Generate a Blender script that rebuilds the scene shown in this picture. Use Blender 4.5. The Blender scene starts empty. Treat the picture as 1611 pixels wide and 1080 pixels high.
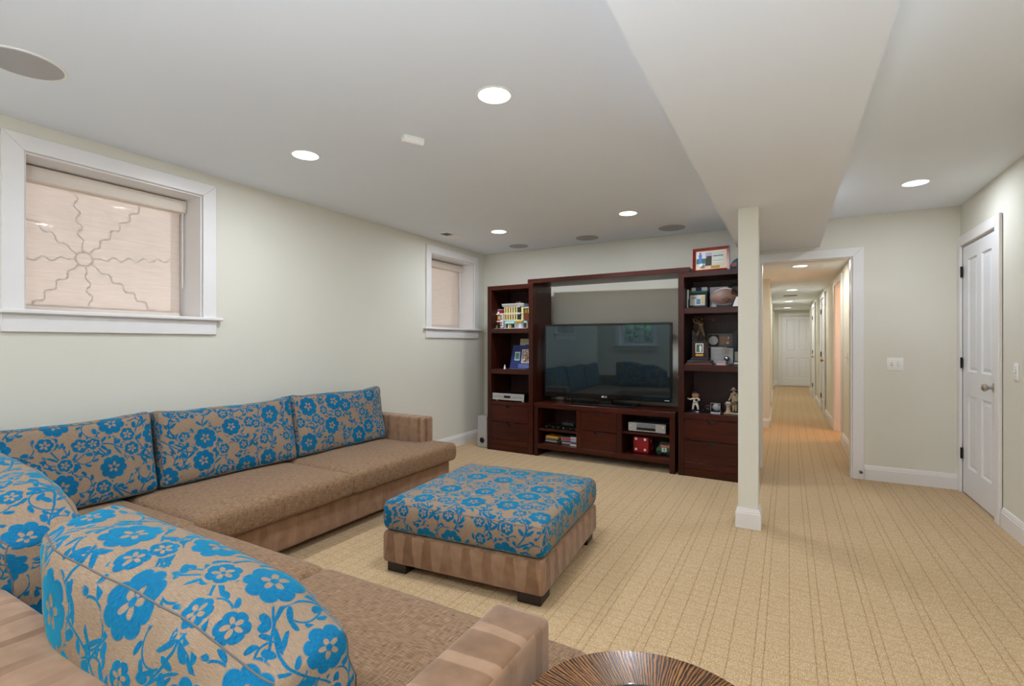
import bpy, bmesh, math, random
from mathutils import Vector, Matrix, noise
random.seed(7)
PI = math.pi
SC = bpy.context.scene
COL = SC.collection

# ------------------------------------------------------------------ camera, world, exposure
cam_d = bpy.data.cameras.new('camera')
cam = bpy.data.objects.new('camera', cam_d)
COL.objects.link(cam)
cam.location = (0, 0, 1.25)
cam.rotation_euler = (PI / 2, 0, math.radians(29.245))
cam_d.sensor_width = 36
cam_d.lens = 776 / 1611 * 36
cam_d.clip_start = 0.02
cam_d.clip_end = 200
SC.camera = cam
SC.view_settings.view_transform = 'Standard'
SC.view_settings.look = 'None'
SC.view_settings.gamma = 1
SC.view_settings.use_curve_mapping = False
SC.view_settings.exposure = 0.0
SC.cycles.max_bounces = 10
SC.cycles.diffuse_bounces = 6
SC.cycles.glossy_bounces = 4
SC.cycles.transparent_max_bounces = 8
SC.cycles.sample_clamp_indirect = 6
SC.cycles.caustics_reflective = False
SC.cycles.caustics_refractive = False

world = bpy.data.worlds.new('sky')
SC.world = world
world.use_nodes = True
wn = world.node_tree.nodes
wbg = wn['Background']
wsky = wn.new('ShaderNodeTexSky')
wsky.sky_type = 'HOSEK_WILKIE'
wsky.turbidity = 4
wsky.sun_direction = (0.3, -0.5, 0.8)
world.node_tree.links.new(wsky.outputs['Color'], wbg.inputs['Color'])
wbg.inputs['Strength'].default_value = 4.0

LAMP_W = 14.2        # each recessed lamp of the big room
HALL_W = 12.5
LAMP_COL = (0.80, 0.885, 1.0)
ZC = 2.42            # ceiling height
ZH = 2.2             # hall ceiling height
LAMPS = [(-1.21, 1.99), (-2.62, 2.05), (-2.65, 4.45), (-1.26, 4.39), (0.81, 4.58),
         (-1.21, -0.25), (-2.62, -0.25), (0.81, 2.0), (0.81, 0.1)]  # this row is out of view, lamps added for general fill


def area(name, loc, size, power, color, rot=(0, 0, 0), shape='DISK', sy=None, spread=PI):
    d = bpy.data.lights.new(name, 'AREA')
    d.shape = shape
    d.size = size
    if sy:
        d.size_y = sy
    d.energy = power
    d.color = color
    d.spread = spread
    o = bpy.data.objects.new(name, d)
    COL.objects.link(o)
    o.location = loc
    o.rotation_euler = rot
    return o


for lx, ly in LAMPS:
    area('lamp_light', (lx, ly, ZC - 0.012), 0.13, LAMP_W * (0.6 if lx > 0 else 1.0), LAMP_COL)

# added unseen flash behind the camera, bounced off the ceiling to brighten it
area('bounce_flash', (-0.30, -0.40, 0.85), 0.5, 52.0, (0.80, 0.885, 1.0), rot=(PI, 0, 0), shape='DISK')

HA = 0.0155          # the hall runs a touch off square
HP = Vector((0.625, 5.65, 0))
HM = Matrix.Translation(HP) @ Matrix.Rotation(HA, 4, 'Z') @ Matrix.Translation(-HP)
HLAMPS = [(0.15, 7.05), (0.13, 10.15), (0.13, 12.9), (0.13, 15.2)]
for lx, ly in HLAMPS:
    p = HM @ Vector((lx, ly, ZH - 0.012))
    area('lamp_light', p, 0.13, HALL_W, (0.90, 0.92, 0.92))
sun_d = bpy.data.lights.new('sun', 'SUN')
sun_d.energy = 22.0
sun_d.angle = 0.01
sun_d.color = (0.86, 0.93, 1.0)
sun = bpy.data.objects.new('sun', sun_d)
COL.objects.link(sun)
sun.rotation_euler = Vector((0.16, 0.75, 0.65)).to_track_quat('Z', 'Y').to_euler()
warm = bpy.data.lights.new('warm_bulb', 'POINT')
warm.energy = 30
warm.color = (1.0, 0.62, 0.34)
warm.shadow_soft_size = 0.12
warm_o = bpy.data.objects.new('warm_bulb', warm)
COL.objects.link(warm_o)
warm_o.location = HM @ Vector((1.45, 8.0, 1.75))

# ------------------------------------------------------------------ node helpers


def lin(c):
    if isinstance(c, str):
        c = tuple(int(c[i:i + 2], 16) for i in (0, 2, 4))
    out = []
    for v in c:
        v = v / 255.0
        out.append(v / 12.92 if v <= 0.04045 else ((v + 0.055) / 1.055) ** 2.4)
    return (*out, 1.0)


class NT:
    """small arithmetic over shader nodes"""

    def __init__(s, m):
        m.use_nodes = True
        s.t = m.node_tree
        s.n = s.t.nodes
        s.p = s.n.get('Principled BSDF')

    def put(s, sock, v):
        if isinstance(v, (int, float)):
            sock.default_value = v
        elif isinstance(v, tuple):
            sock.default_value = v
        else:
            s.t.links.new(v, sock)

    def m(s, op, a, b=None, c=None, clamp=False):
        nd = s.n.new('ShaderNodeMath')
        nd.operation = op
        nd.use_clamp = clamp
        for i, v in enumerate((a, b, c)):
            if v is not None:
                s.put(nd.inputs[i], v)
        return nd.outputs[0]

    def add(s, a, b): return s.m('ADD', a, b)
    def sub(s, a, b): return s.m('SUBTRACT', a, b)
    def mul(s, a, b): return s.m('MULTIPLY', a, b)
    def div(s, a, b): return s.m('DIVIDE', a, b)
    def mx(s, a, b): return s.m('MAXIMUM', a, b)
    def mn(s, a, b): return s.m('MINIMUM', a, b)
    def ab(s, a): return s.m('ABSOLUTE', a)
    def inv(s, a): return s.m('SUBTRACT', 1.0, a)

    def step(s, a, edge, soft):
        """1 where a < edge"""
        d = s.sub(edge, a)
        return s.m('ADD', s.div(d, soft), 0.5, clamp=True)

    def xyz(s, x, y, z=0.0):
        nd = s.n.new('ShaderNodeCombineXYZ')
        s.put(nd.inputs[0], x)
        s.put(nd.inputs[1], y)
        s.put(nd.inputs[2], z)
        return nd.outputs[0]

    def sep(s, v):
        nd = s.n.new('ShaderNodeSeparateXYZ')
        s.put(nd.inputs[0], v)
        return nd.outputs

    def vscale(s, v, k, off=(0, 0, 0)):
        nd = s.n.new('ShaderNodeMapping')
        s.put(nd.inputs['Vector'], v)
        nd.inputs['Scale'].default_value = k if isinstance(k, tuple) else (k, k, k)
        nd.inputs['Location'].default_value = off
        return nd.outputs[0]

    def noise(s, v, scale, detail=2, rough=0.5, dist=0.0):
        nd = s.n.new('ShaderNodeTexNoise')
        if v is not None:
            s.put(nd.inputs['Vector'], v)
        nd.inputs['Scale'].default_value = scale
        nd.inputs['Detail'].default_value = detail
        nd.inputs['Roughness'].default_value = rough
        nd.inputs['Distortion'].default_value = dist
        return nd.outputs['Fac']

    def voro(s, v, rnd):
        nd = s.n.new('ShaderNodeTexVoronoi')
        nd.voronoi_dimensions = '2D'
        nd.inputs['Scale'].default_value = 1
        nd.inputs['Randomness'].default_value = rnd
        s.put(nd.inputs['Vector'], v)
        return nd.outputs

    def uv(s):
        nd = s.n.new('ShaderNodeUVMap')
        nd.uv_map = 'UVMap'
        return nd.outputs[0]

    def obj(s):
        nd = s.n.new('ShaderNodeTexCoord')
        return nd.outputs['Object']

    def world(s):
        nd = s.n.new('ShaderNodeNewGeometry')
        return nd.outputs['Position']

    def mix(s, f, a, b):
        nd = s.n.new('ShaderNodeMix')
        nd.data_type = 'RGBA'
        s.put(nd.inputs[0], f)
        s.put(nd.inputs[6], a)
        s.put(nd.inputs[7], b)
        return nd.outputs[2]

    def ramp(s, f, lo, hi, a=0.0, b=1.0):
        nd = s.n.new('ShaderNodeMapRange')
        s.put(nd.inputs[0], f)
        nd.inputs[1].default_value = lo
        nd.inputs[2].default_value = hi
        nd.inputs[3].default_value = a
        nd.inputs[4].default_value = b
        return nd.outputs[0]

    def bump(s, h, strength, dist=0.01):
        nd = s.n.new('ShaderNodeBump')
        nd.inputs['Strength'].default_value = strength
        nd.inputs['Distance'].default_value = dist
        s.put(nd.inputs['Height'], h)
        s.t.links.new(nd.outputs[0], s.p.inputs['Normal'])

    def set(s, **k):
        for key, v in k.items():
            s.put(s.p.inputs[key.replace('_', ' ')], v)


MATS = {}


def pm(name, color, rough=0.5, metal=0.0, var=0.06, scale=12.0, bump=0.0, bscale=200.0, spec=0.5, emit=None, coat=0.0):
    """procedural principled material: base colour with a faint noise variation"""
    if name in MATS:
        return MATS[name]
    m = bpy.data.materials.new(name)
    t = NT(m)
    c = lin(color)
    d = tuple(min(1, v * (1 - var)) for v in c[:3]) + (1,)
    l = tuple(min(1, v * (1 + var)) for v in c[:3]) + (1,)
    f = t.noise(t.obj(), scale, 3)
    t.put(t.p.inputs['Base Color'], t.mix(t.ramp(f, 0.3, 0.7), d, l))
    t.set(Roughness=rough, Metallic=metal, Specular_IOR_Level=spec, Coat_Weight=coat)
    if bump:
        t.bump(t.noise(t.obj(), bscale, 3), bump, 0.002)
    if emit:
        t.p.inputs['Emission Color'].default_value = lin(emit[0])
        t.p.inputs['Emission Strength'].default_value = emit[1]
    MATS[name] = m
    return m


# ------------------------------------------------------------------ materials
def wall_mat(name, color):
    m = bpy.data.materials.new(name)
    t = NT(m)
    c = lin(color)
    n = t.noise(t.world(), 1.3, 3)
    t.put(t.p.inputs['Base Color'], t.mix(t.ramp(n, 0.3, 0.7), tuple(v * 0.985 for v in c[:3]) + (1,), c))
    t.set(Roughness=0.75, Specular_IOR_Level=0.25)
    t.bump(t.noise(t.world(), 260, 2), 0.05, 0.001)
    return m


M_WALL = wall_mat('sage_wall_paint', (223, 219, 205))
M_CEIL = wall_mat('ceiling_paint', (236, 241, 247))
M_HALLWALL = wall_mat('hall_wall_paint', (226, 223, 206))
M_TRIM = pm('white_trim_paint', (232, 228, 225), 0.32, var=0.01, spec=0.5)
M_DOOR = pm('white_door_paint', (232, 231, 232), 0.35, var=0.01)
M_PLASTIC_W = pm('white_plastic', (240, 238, 232), 0.35, var=0.02)
M_NICKEL = pm('brushed_nickel', (196, 186, 174), 0.34, 1.0, var=0.05)
M_BRASS = pm('brass', (190, 150, 90), 0.3, 1.0, var=0.05)
M_BLACKMETAL = pm('black_hinge_metal', (22, 21, 22), 0.45, 0.4)
M_DARKHOLE = pm('dark_cavity', (8, 8, 9), 0.8)
M_GRILLE = pm('speaker_mesh', (176, 173, 172), 0.7, var=0.02, bump=0.5, bscale=700)
M_SHADOWLINE = pm('dark_gap', (60, 52, 46), 0.8)


def carpet():
    m = bpy.data.materials.new('beige_loop_carpet')
    t = NT(m)
    w = t.world()
    wob = t.sub(t.noise(w, 26, 2), 0.5)
    x, y, z = t.sep(w)
    xw = t.add(x, t.mul(wob, 0.006))
    yw = t.add(y, t.mul(wob, 0.008))

    def line(u, period, off, width, soft):
        ph = t.m('PINGPONG', t.add(u, 50.0 - off), period / 2)   # distance to the nearest multiple
        return t.step(ph, width, soft)
    lx = t.mx(line(xw, 0.215, 0.000, 0.0021, 0.0025), t.mx(line(xw, 0.215, 0.035, 0.0021, 0.0025), line(xw, 0.215, 0.125, 0.0021, 0.0025)))
    dash = t.ramp(t.noise(t.vscale(w, (30, 90, 1)), 1.0, 1), 0.35, 0.6, 0.45, 1.0)
    lx = t.mul(lx, dash)
    ly = t.mx(line(yw, 0.19, 0.0, 0.0032, 0.004), t.mx(line(yw, 0.19, 0.062, 0.0032, 0.004), line(yw, 0.19, 0.125, 0.0032, 0.004)))
    # loops: short rows of pale yarn
    lp = t.voro(t.vscale(w, (165, 92, 1)), 0.35)
    loop = t.mul(t.ramp(lp['Distance'], 0.1, 0.6, 1.0, 0.0), t.ramp(t.sep(lp['Color'])[0], 0, 1, 0.35, 1.0))
    big = t.noise(w, 1.6, 3)
    fine = t.noise(w, 330, 2)
    base = t.mix(t.ramp(loop, 0.0, 1.0), lin((178, 146, 102)), lin((240, 215, 180)))
    base = t.mix(t.ramp(big, 0.35, 0.65, 0.0, 0.16), base, lin((192, 160, 114)))
    base = t.mix(t.mul(t.ramp(fine, 0.35, 0.7), 0.25), base, lin((170, 136, 90)))
    base = t.mix(t.mul(ly, 0.50), base, lin((184, 138, 70)))
    base = t.mix(t.mul(lx, 0.72), base, lin((138, 98, 46)))
    t.put(t.p.inputs['Base Color'], base)
    t.set(Roughness=0.95, Specular_IOR_Level=0.1, Sheen_Weight=0.15)
    h = t.sub(t.mul(loop, 0.8), t.add(t.mul(lx, 0.8), t.mul(ly, 0.3)))
    t.bump(t.add(h, t.mul(fine, 0.4)), 0.55, 0.004)
    return m


M_CARPET = carpet()


def floral():
    m = bpy.data.materials.new('floral_chenille')
    t = NT(m)
    uv0 = t.uv()
    oi = t.n.new('ShaderNodeObjectInfo')
    rnd = t.mul(oi.outputs['Random'], 7.0)
    wob = t.sub(t.noise(uv0, 14, 2), 0.5)
    sx, sy, _ = t.sep(uv0)
    ux = t.add(t.add(sx, rnd), t.mul(wob, 0.006))
    uy = t.add(t.add(sy, t.mul(rnd, 0.6)), t.mul(wob, 0.006))
    P = t.xyz(ux, uy)

    def local(v, pos):
        a = t.sep(v)
        b = t.sep(pos)
        return t.sub(a[0], b[0]), t.sub(a[1], b[1])

    def rad(dx, dy):
        return t.m('SQRT', t.add(t.mul(dx, dx), t.mul(dy, dy)))

    def bloom(v, vo, R, n, core):
        """scalloped flower in its cell: (blue mask, pale mask, radius/R)"""
        dx, dy = local(v, vo['Position'])
        cr, cg, cb = t.sep(vo['Color'])
        size = t.mul(t.ramp(cr, 0, 1, 0.82, 1.08), R)
        r = t.div(rad(dx, dy), size)
        th = t.add(t.m('ARCTAN2', dy, dx), t.mul(cg, 6.283))
        lobe = t.ab(t.m('COSINE', t.mul(th, n / 2)))
        edge = t.add(0.80, t.mul(t.m('POWER', lobe, 0.6), 0.20))
        blue = t.step(r, edge, 0.05)
        lobe2 = t.ab(t.m('COSINE', t.add(t.mul(th, 2.5), 0.7)))
        cedge = t.mul(t.m('POWER', lobe2, 0.75), core)
        white = t.mul(t.step(r, cedge, 0.06), t.step(0.14, r, 0.05))
        return blue, white, r

    # large blooms
    A = 0.218
    va = t.vscale(P, 1 / A)
    oa = t.voro(va, 0.62)
    ba, wa, ra = bloom(va, oa, 0.325, 8, 0.44)
    # small blooms, kept off the large ones
    Bc = 0.118
    vb = t.vscale(P, 1 / Bc, (0.37, 0.71, 0))
    ob = t.voro(vb, 0.75)
    bb, wb, rb = bloom(vb, ob, 0.31, 6, 0.62)
    # the small bloom's centre in large-cell units
    pb = t.sep(ob['Position'])
    cxa = t.mul(t.sub(pb[0], 0.37), Bc / A)
    cya = t.mul(t.sub(pb[1], 0.71), Bc / A)
    oc = t.voro(t.xyz(cxa, cya), 0.62)
    keep = t.m('GREATER_THAN', oc['Distance'], 0.315 + 0.27 * Bc / A)
    some = t.m('GREATER_THAN', t.sep(ob['Color'])[2], 0.18)
    keep = t.mul(keep, some)
    bb = t.mul(bb, keep)
    wb = t.mul(wb, keep)
    free = t.mul(t.step(1.10, ra, 0.05), t.mx(t.inv(keep), t.step(1.16, rb, 0.06)))
    # long swaying vines with leaf pairs
    def vine(u, v, period, amp, wave, width, lw):
        sway = t.mul(t.m('SINE', t.mul(v, 6.283 / wave)), amp)
        uu = t.add(u, sway)
        c = t.sub(t.m('FRACT', t.div(uu, period)), 0.5)
        d = t.mul(c, period)
        ln = t.step(t.ab(d), width, 0.0015)
        s = 0.062
        q = t.mul(t.sub(t.m('FRACT', t.div(v, s)), 0.5), s)
        q2 = t.sub(q, t.mul(t.ab(d), 0.75))          # leaves lean along the stem
        e = t.add(t.m('POWER', t.div(t.sub(t.ab(d), 0.022), 0.017), 2.0), t.m('POWER', t.div(q2, lw), 2.0))
        return t.mx(ln, t.step(e, 1.0, 0.25))
    v1 = vine(ux, uy, 0.185, 0.042, 0.33, 0.0040, 0.0105)
    v2 = vine(uy, ux, 0.235, 0.050, 0.38, 0.0038, 0.0105)
    # curling tendrils: arcs about scattered centres with leaves outside
    D = 0.125
    vd = t.vscale(P, 1 / D, (0.13, 0.52, 0))
    od = t.voro(vd, 0.8)
    dx, dy = local(vd, od['Position'])
    rd = rad(dx, dy)
    cd = t.sep(od['Color'])
    th = t.m('ARCTAN2', dy, dx)
    thr = t.m('FRACT', t.add(t.div(th, 6.283), cd[0]))
    ring = t.mul(t.step(t.ab(t.sub(rd, t.add(0.30, t.mul(thr, 0.12)))), 0.020, 0.01), t.step(thr, 0.72, 0.02))
    lf = t.mul(t.sub(t.m('FRACT', t.mul(thr, 9.0)), 0.5), 0.22)
    e = t.add(t.m('POWER', t.div(t.sub(rd, t.add(0.40, t.mul(thr, 0.12))), 0.085), 2.0), t.m('POWER', t.div(t.sub(lf, t.mul(t.sub(rd, 0.42), 0.5)), 0.055), 2.0))
    ringleaf = t.mul(t.step(e, 1.0, 0.2), t.step(thr, 0.75, 0.02))
    vines = t.mul(t.mx(t.mx(v1, v2), t.mx(ring, ringleaf)), free)
    blue = t.mx(t.mx(t.mul(ba, t.inv(wa)), t.mul(bb, t.inv(wb))), vines)
    blue = t.m('MINIMUM', blue, 1.0)
    # yarn
    warp = t.noise(t.vscale(uv0, (60, 900, 1)), 1.0, 2)
    weft = t.noise(t.vscale(uv0, (700, 90, 1)), 1.0, 2)
    patch = t.noise(uv0, 9, 2)
    ground = t.mix(t.ramp(warp, 0.3, 0.7), lin((124, 103, 84)), lin((160, 137, 114)))
    ink = t.mix(t.ramp(weft, 0.3, 0.7), lin((0, 58, 98)), lin((2, 112, 152)))
    ink = t.mix(t.ramp(patch, 0.35, 0.7, 0.0, 0.45), ink, lin((2, 106, 146)))
    t.put(t.p.inputs['Base Color'], t.mix(blue, ground, ink))
    t.set(Roughness=0.8, Specular_IOR_Level=0.2)
    t.put(t.p.inputs['Sheen Weight'], t.mul(blue, 0.42))
    t.p.inputs['Sheen Tint'].default_value = lin((50, 215, 240))
    t.p.inputs['Sheen Roughness'].default_value = 0.45
    t.bump(t.add(t.mul(blue, 0.8), t.mul(warp, 0.25)), 0.5, 0.003)
    return m


M_FLORAL = floral()


def suede(name, amount):
    """brown nap with tapering darker bands that run up the faces (u along, v up, metres)"""
    m = bpy.data.materials.new(name)
    t = NT(m)
    uv = t.uv()
    x, y, _ = t.sep(uv)
    wob = t.sub(t.noise(uv, 5, 2), 0.5)
    u = t.add(x, t.mul(wob, 0.03))
    ph = t.m('FRACT', t.div(u, 0.118))
    tri = t.ab(t.sub(ph, 0.5))
    wid = t.ramp(y, 0.03, 0.25, 0.36, 0.14)
    band = t.step(tri, wid, 0.04)
    nap = t.noise(uv, 16, 4)
    fine = t.noise(uv, 900, 2)
    c = t.mix(t.ramp(nap, 0.3, 0.7), lin((142, 108, 82)), lin((164, 130, 102)))
    d = t.mix(t.ramp(nap, 0.3, 0.7), lin((112, 80, 54)), lin((132, 98, 70)))
    col = t.mix(t.mul(t.mul(band, amount), t.ramp(t.noise(uv, 3.1, 1), 0.35, 0.6, 0.25, 1.0)), c, d)
    t.put(t.p.inputs['Base Color'], t.mix(t.mul(fine, 0.25), col, lin((104, 76, 54))))
    t.set(Roughness=0.9, Specular_IOR_Level=0.15, Sheen_Weight=0.25)
    t.bump(fine, 0.15, 0.001)
    return m


M_SUEDE = suede('banded_suede', 1.0)
M_SUEDE_PLAIN = suede('faintly_banded_suede', 0.4)


def tweed():
    m = bpy.data.materials.new('tan_tweed')
    t = NT(m)
    uv = t.uv()
    a = t.noise(t.vscale(uv, (26, 330, 1)), 1.0, 3)
    b = t.noise(t.vscale(uv, (330, 26, 1)), 1.0, 3)
    g = t.noise(uv, 4, 2)
    k = t.add(t.mul(a, 0.5), t.mul(b, 0.5))
    c = t.mix(t.ramp(k, 0.36, 0.64), lin((88, 62, 42)), lin((168, 134, 102)))
    c = t.mix(t.ramp(g, 0.3, 0.7, 0, 0.2), c, lin((126, 98, 74)))
    t.put(t.p.inputs['Base Color'], c)
    t.set(Roughness=0.9, Specular_IOR_Level=0.15, Sheen_Weight=0.1)
    t.bump(k, 0.5, 0.002)
    return m


M_TWEED = tweed()


def wood(name, dark, light, rough=0.3, axis=2, scale=1.0, coat=0.04):
    m = bpy.data.materials.new(name)
    t = NT(m)
    s = [22 * scale, 22 * scale, 22 * scale]
    s[axis] = 1.6 * scale
    p = t.vscale(t.obj(), tuple(s))
    n = t.noise(p, 1.0, 5, 0.6, 0.4)
    f = t.noise(t.vscale(t.obj(), tuple(v * 9 for v in s)), 1.0, 2)
    c = t.mix(t.ramp(n, 0.3, 0.7), lin(dark), lin(light))
    c = t.mix(t.mul(f, 0.25), c, lin(dark))
    t.put(t.p.inputs['Base Color'], c)
    t.set(Roughness=rough, Specular_IOR_Level=0.28, Coat_Weight=coat, Coat_Roughness=0.2)
    t.bump(f, 0.05, 0.001)
    return m


M_WOODV = wood('mahogany_upright', (36, 10, 4), (68, 24, 11), axis=2)
M_WOODH = wood('mahogany_across', (40, 12, 5), (76, 28, 14), axis=0)
M_WOODD = wood('mahogany_back', (46, 24, 20), (72, 42, 36), axis=2, rough=0.4)
M_REDWOOD = wood('red_frame_wood', (104, 22, 14), (150, 46, 34), axis=0)


def zebrano():
    """radial grain for the round table: u = angle, v = radius"""
    m = bpy.data.materials.new('radial_zebra_veneer')
    t = NT(m)
    uv = t.uv()
    x, y, _ = t.sep(uv)
    n = t.noise(t.vscale(uv, (34, 7, 1)), 1.0, 3)
    n2 = t.noise(t.vscale(uv, (260, 26, 1)), 1.0, 3)
    w = t.m('SINE', t.add(t.mul(x, 6.283 / 0.0098), t.mul(n, 17.0)))
    k = t.add(t.mul(w, 0.5), t.mul(t.sub(n2, 0.5), 1.5))
    c = t.mix(t.ramp(k, -0.30, 0.35), lin((32, 17, 8)), lin((150, 98, 52)))
    c = t.mix(t.mul(t.ramp(n, 0.45, 0.62), 0.45), c, lin((58, 32, 14)))
    t.put(t.p.inputs['Base Color'], c)
    t.set(Roughness=0.22, Coat_Weight=0.4, Coat_Roughness=0.08)
    return m


M_ZEBRA = zebrano()

# ------------------------------------------------------------------ mesh helpers


def box(bm, x0, x1, y0, y1, z0, z1, bev=0.0, seg=2):
    vs = [bm.verts.new((x, y, z)) for x in (x0, x1) for y in (y0, y1) for z in (z0, z1)]
    idx = ((0, 1, 3, 2), (4, 6, 7, 5), (0, 4, 5, 1), (2, 3, 7, 6), (0, 2, 6, 4), (1, 5, 7, 3))
    fs = [bm.faces.new([vs[i] for i in f]) for f in idx]
    if bev > 0:
        es = list({e for f in fs for e in f.edges})
        bmesh.ops.bevel(bm, geom=es, offset=bev, segments=seg, affect='EDGES', profile=0.5)
    return vs


def uv_layer(bm):
    return bm.loops.layers.uv.get('UVMap') or bm.loops.layers.uv.new('UVMap')


def nb():
    return bmesh.new()


def bxm(x0, x1, y0, y1, z0, z1, bev=0.0, seg=2):
    bm = nb()
    box(bm, x0, x1, y0, y1, z0, z1, bev, seg)
    return bm


def box_uv(bm):
    """metre-scale box projection: u runs along the face, v up it"""
    uv = uv_layer(bm)
    bm.normal_update()
    for f in bm.faces:
        n = f.normal
        ax = max(range(3), key=lambda i: abs(n[i]))
        for l in f.loops:
            c = l.vert.co
            l[uv].uv = (c.y, c.z) if ax == 0 else (c.x, c.z) if ax == 1 else (c.x, c.y)


def obj(name, bm, mat, parent=None, smooth=False, loc=None, uvs=False, mw=None):
    if uvs:
        box_uv(bm)
    bmesh.ops.recalc_face_normals(bm, faces=bm.faces)
    me = bpy.data.meshes.new(name)
    bm.to_mesh(me)
    bm.free()
    me.materials.append(mat)
    if smooth:
        for p in me.polygons:
            p.use_smooth = True
        if smooth != 'all':
            me.set_sharp_from_angle(angle=math.radians(42))
    o = bpy.data.objects.new(name, me)
    COL.objects.link(o)
    if parent:
        o.parent = parent
    if loc:
        o.location = loc
    if mw is not None:
        o.matrix_world = mw
    return o


def tag(o, label=None, cat=None, group=None, kind=None):
    if label:
        o['label'] = label
    if cat:
        o['category'] = cat
    if group:
        o['group'] = group
    if kind:
        o['kind'] = kind
    return o


def thing(name, label, cat, loc=(0, 0, 0), rz=0.0, group=None, mw=None, kind=None):
    o = bpy.data.objects.new(name, None)
    COL.objects.link(o)
    o.empty_display_size = 0.1
    if mw is not None:
        o.matrix_world = mw
    else:
        o.location = loc
        o.rotation_euler = (0, 0, rz)
    return tag(o, label, cat, group, kind)


def kids(o):
    return [c for c in bpy.data.objects if c.parent == o]


def dup(root, label, loc=None, mw=None):
    r = root.copy()
    COL.objects.link(r)
    if loc is not None:
        r.location = loc
    if mw is not None:
        r.matrix_world = mw
    r['label'] = label
    for ch in kids(root):
        c = ch.copy()
        COL.objects.link(c)
        c.parent = r
        for g in kids(ch):
            d = g.copy()
            COL.objects.link(d)
            d.parent = c
    return r


def lathe(bm, prof, seg=32, c=(0, 0, 0), axis='Z'):
    """prof: [(r, h)] about an axis; radius 0 closes"""
    rings = []
    for r, h in prof:
        if r < 1e-6:
            rings.append([(0, 0, h)])
        else:
            rings.append([(r * math.cos(2 * PI * i / seg), r * math.sin(2 * PI * i / seg), h) for i in range(seg)])

    def tr(p):
        x, y, z = p
        if axis == 'X':
            x, y, z = z, x, y
        elif axis == 'Y':
            x, y, z = x, -z, y
        return bm.verts.new((x + c[0], y + c[1], z + c[2]))
    vr = [[tr(p) for p in R] for R in rings]
    for a, b in zip(vr, vr[1:]):
        for i in range(seg):
            j = (i + 1) % seg
            if len(a) == 1 and len(b) == 1:
                continue
            if len(a) == 1:
                bm.faces.new((a[0], b[i], b[j]))
            elif len(b) == 1:
                bm.faces.new((a[i], a[j], b[0]))
            else:
                bm.faces.new((a[i], a[j], b[j], b[i]))
    for e in (vr[0], vr[-1]):
        if len(e) > 2:
            bm.faces.new(e)


def lathem(prof, seg=32, c=(0, 0, 0), axis='Z'):
    bm = nb()
    lathe(bm, prof, seg, c, axis)
    return bm


def ball(bm, c, r, seg=20, sc=(1, 1, 1)):
    ret = bmesh.ops.create_uvsphere(bm, u_segments=seg, v_segments=max(8, seg // 2), radius=1)
    for v in ret['verts']:
        v.co = Vector((v.co.x * r * sc[0] + c[0], v.co.y * r * sc[1] + c[1], v.co.z * r * sc[2] + c[2]))
    return ret['verts']


def tube(bm, pts, r, seg=8, closed=False, taper=None):
    pts = [Vector(p) for p in pts]
    n = len(pts)
    rings = []
    up = Vector((0, 0, 1))
    for i, p in enumerate(pts):
        a = pts[(i - 1) % n] if closed or i > 0 else p
        b = pts[(i + 1) % n] if closed or i < n - 1 else p
        d = (b - a).normalized()
        s = d.cross(up)
        if s.length < 1e-3:
            s = d.cross(Vector((1, 0, 0)))
        s.normalize()
        u = s.cross(d).normalized()
        rr = r if taper is None else r * taper[i]
        rings.append([bm.verts.new(p + s * rr * math.cos(2 * PI * k / seg) + u * rr * math.sin(2 * PI * k / seg)) for k in range(seg)])
    m = n if closed else n - 1
    for i in range(m):
        A, B = rings[i], rings[(i + 1) % n]
        for k in range(seg):
            q = (k + 1) % seg
            bm.faces.new((A[k], A[q], B[q], B[k]))
    if not closed:
        bm.faces.new(rings[0][::-1])
        bm.faces.new(rings[-1])


def prism(bm, poly, axis, a, b):
    """poly in the two remaining axes (in order), extruded along axis from a to b"""
    def mk(p, t):
        if axis == 0:
            return bm.verts.new((t, p[0], p[1]))
        if axis == 1:
            return bm.verts.new((p[0], t, p[1]))
        return bm.verts.new((p[0], p[1], t))
    A = [mk(p, a) for p in poly]
    B = [mk(p, b) for p in poly]
    n = len(poly)
    bm.faces.new(A)
    bm.faces.new(B[::-1])
    for i in range(n):
        j = (i + 1) % n
        bm.faces.new((A[i], B[i], B[j], A[j]))


def prismm(poly, axis, a, b):
    bm = nb()
    prism(bm, poly, axis, a, b)
    return bm


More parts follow.
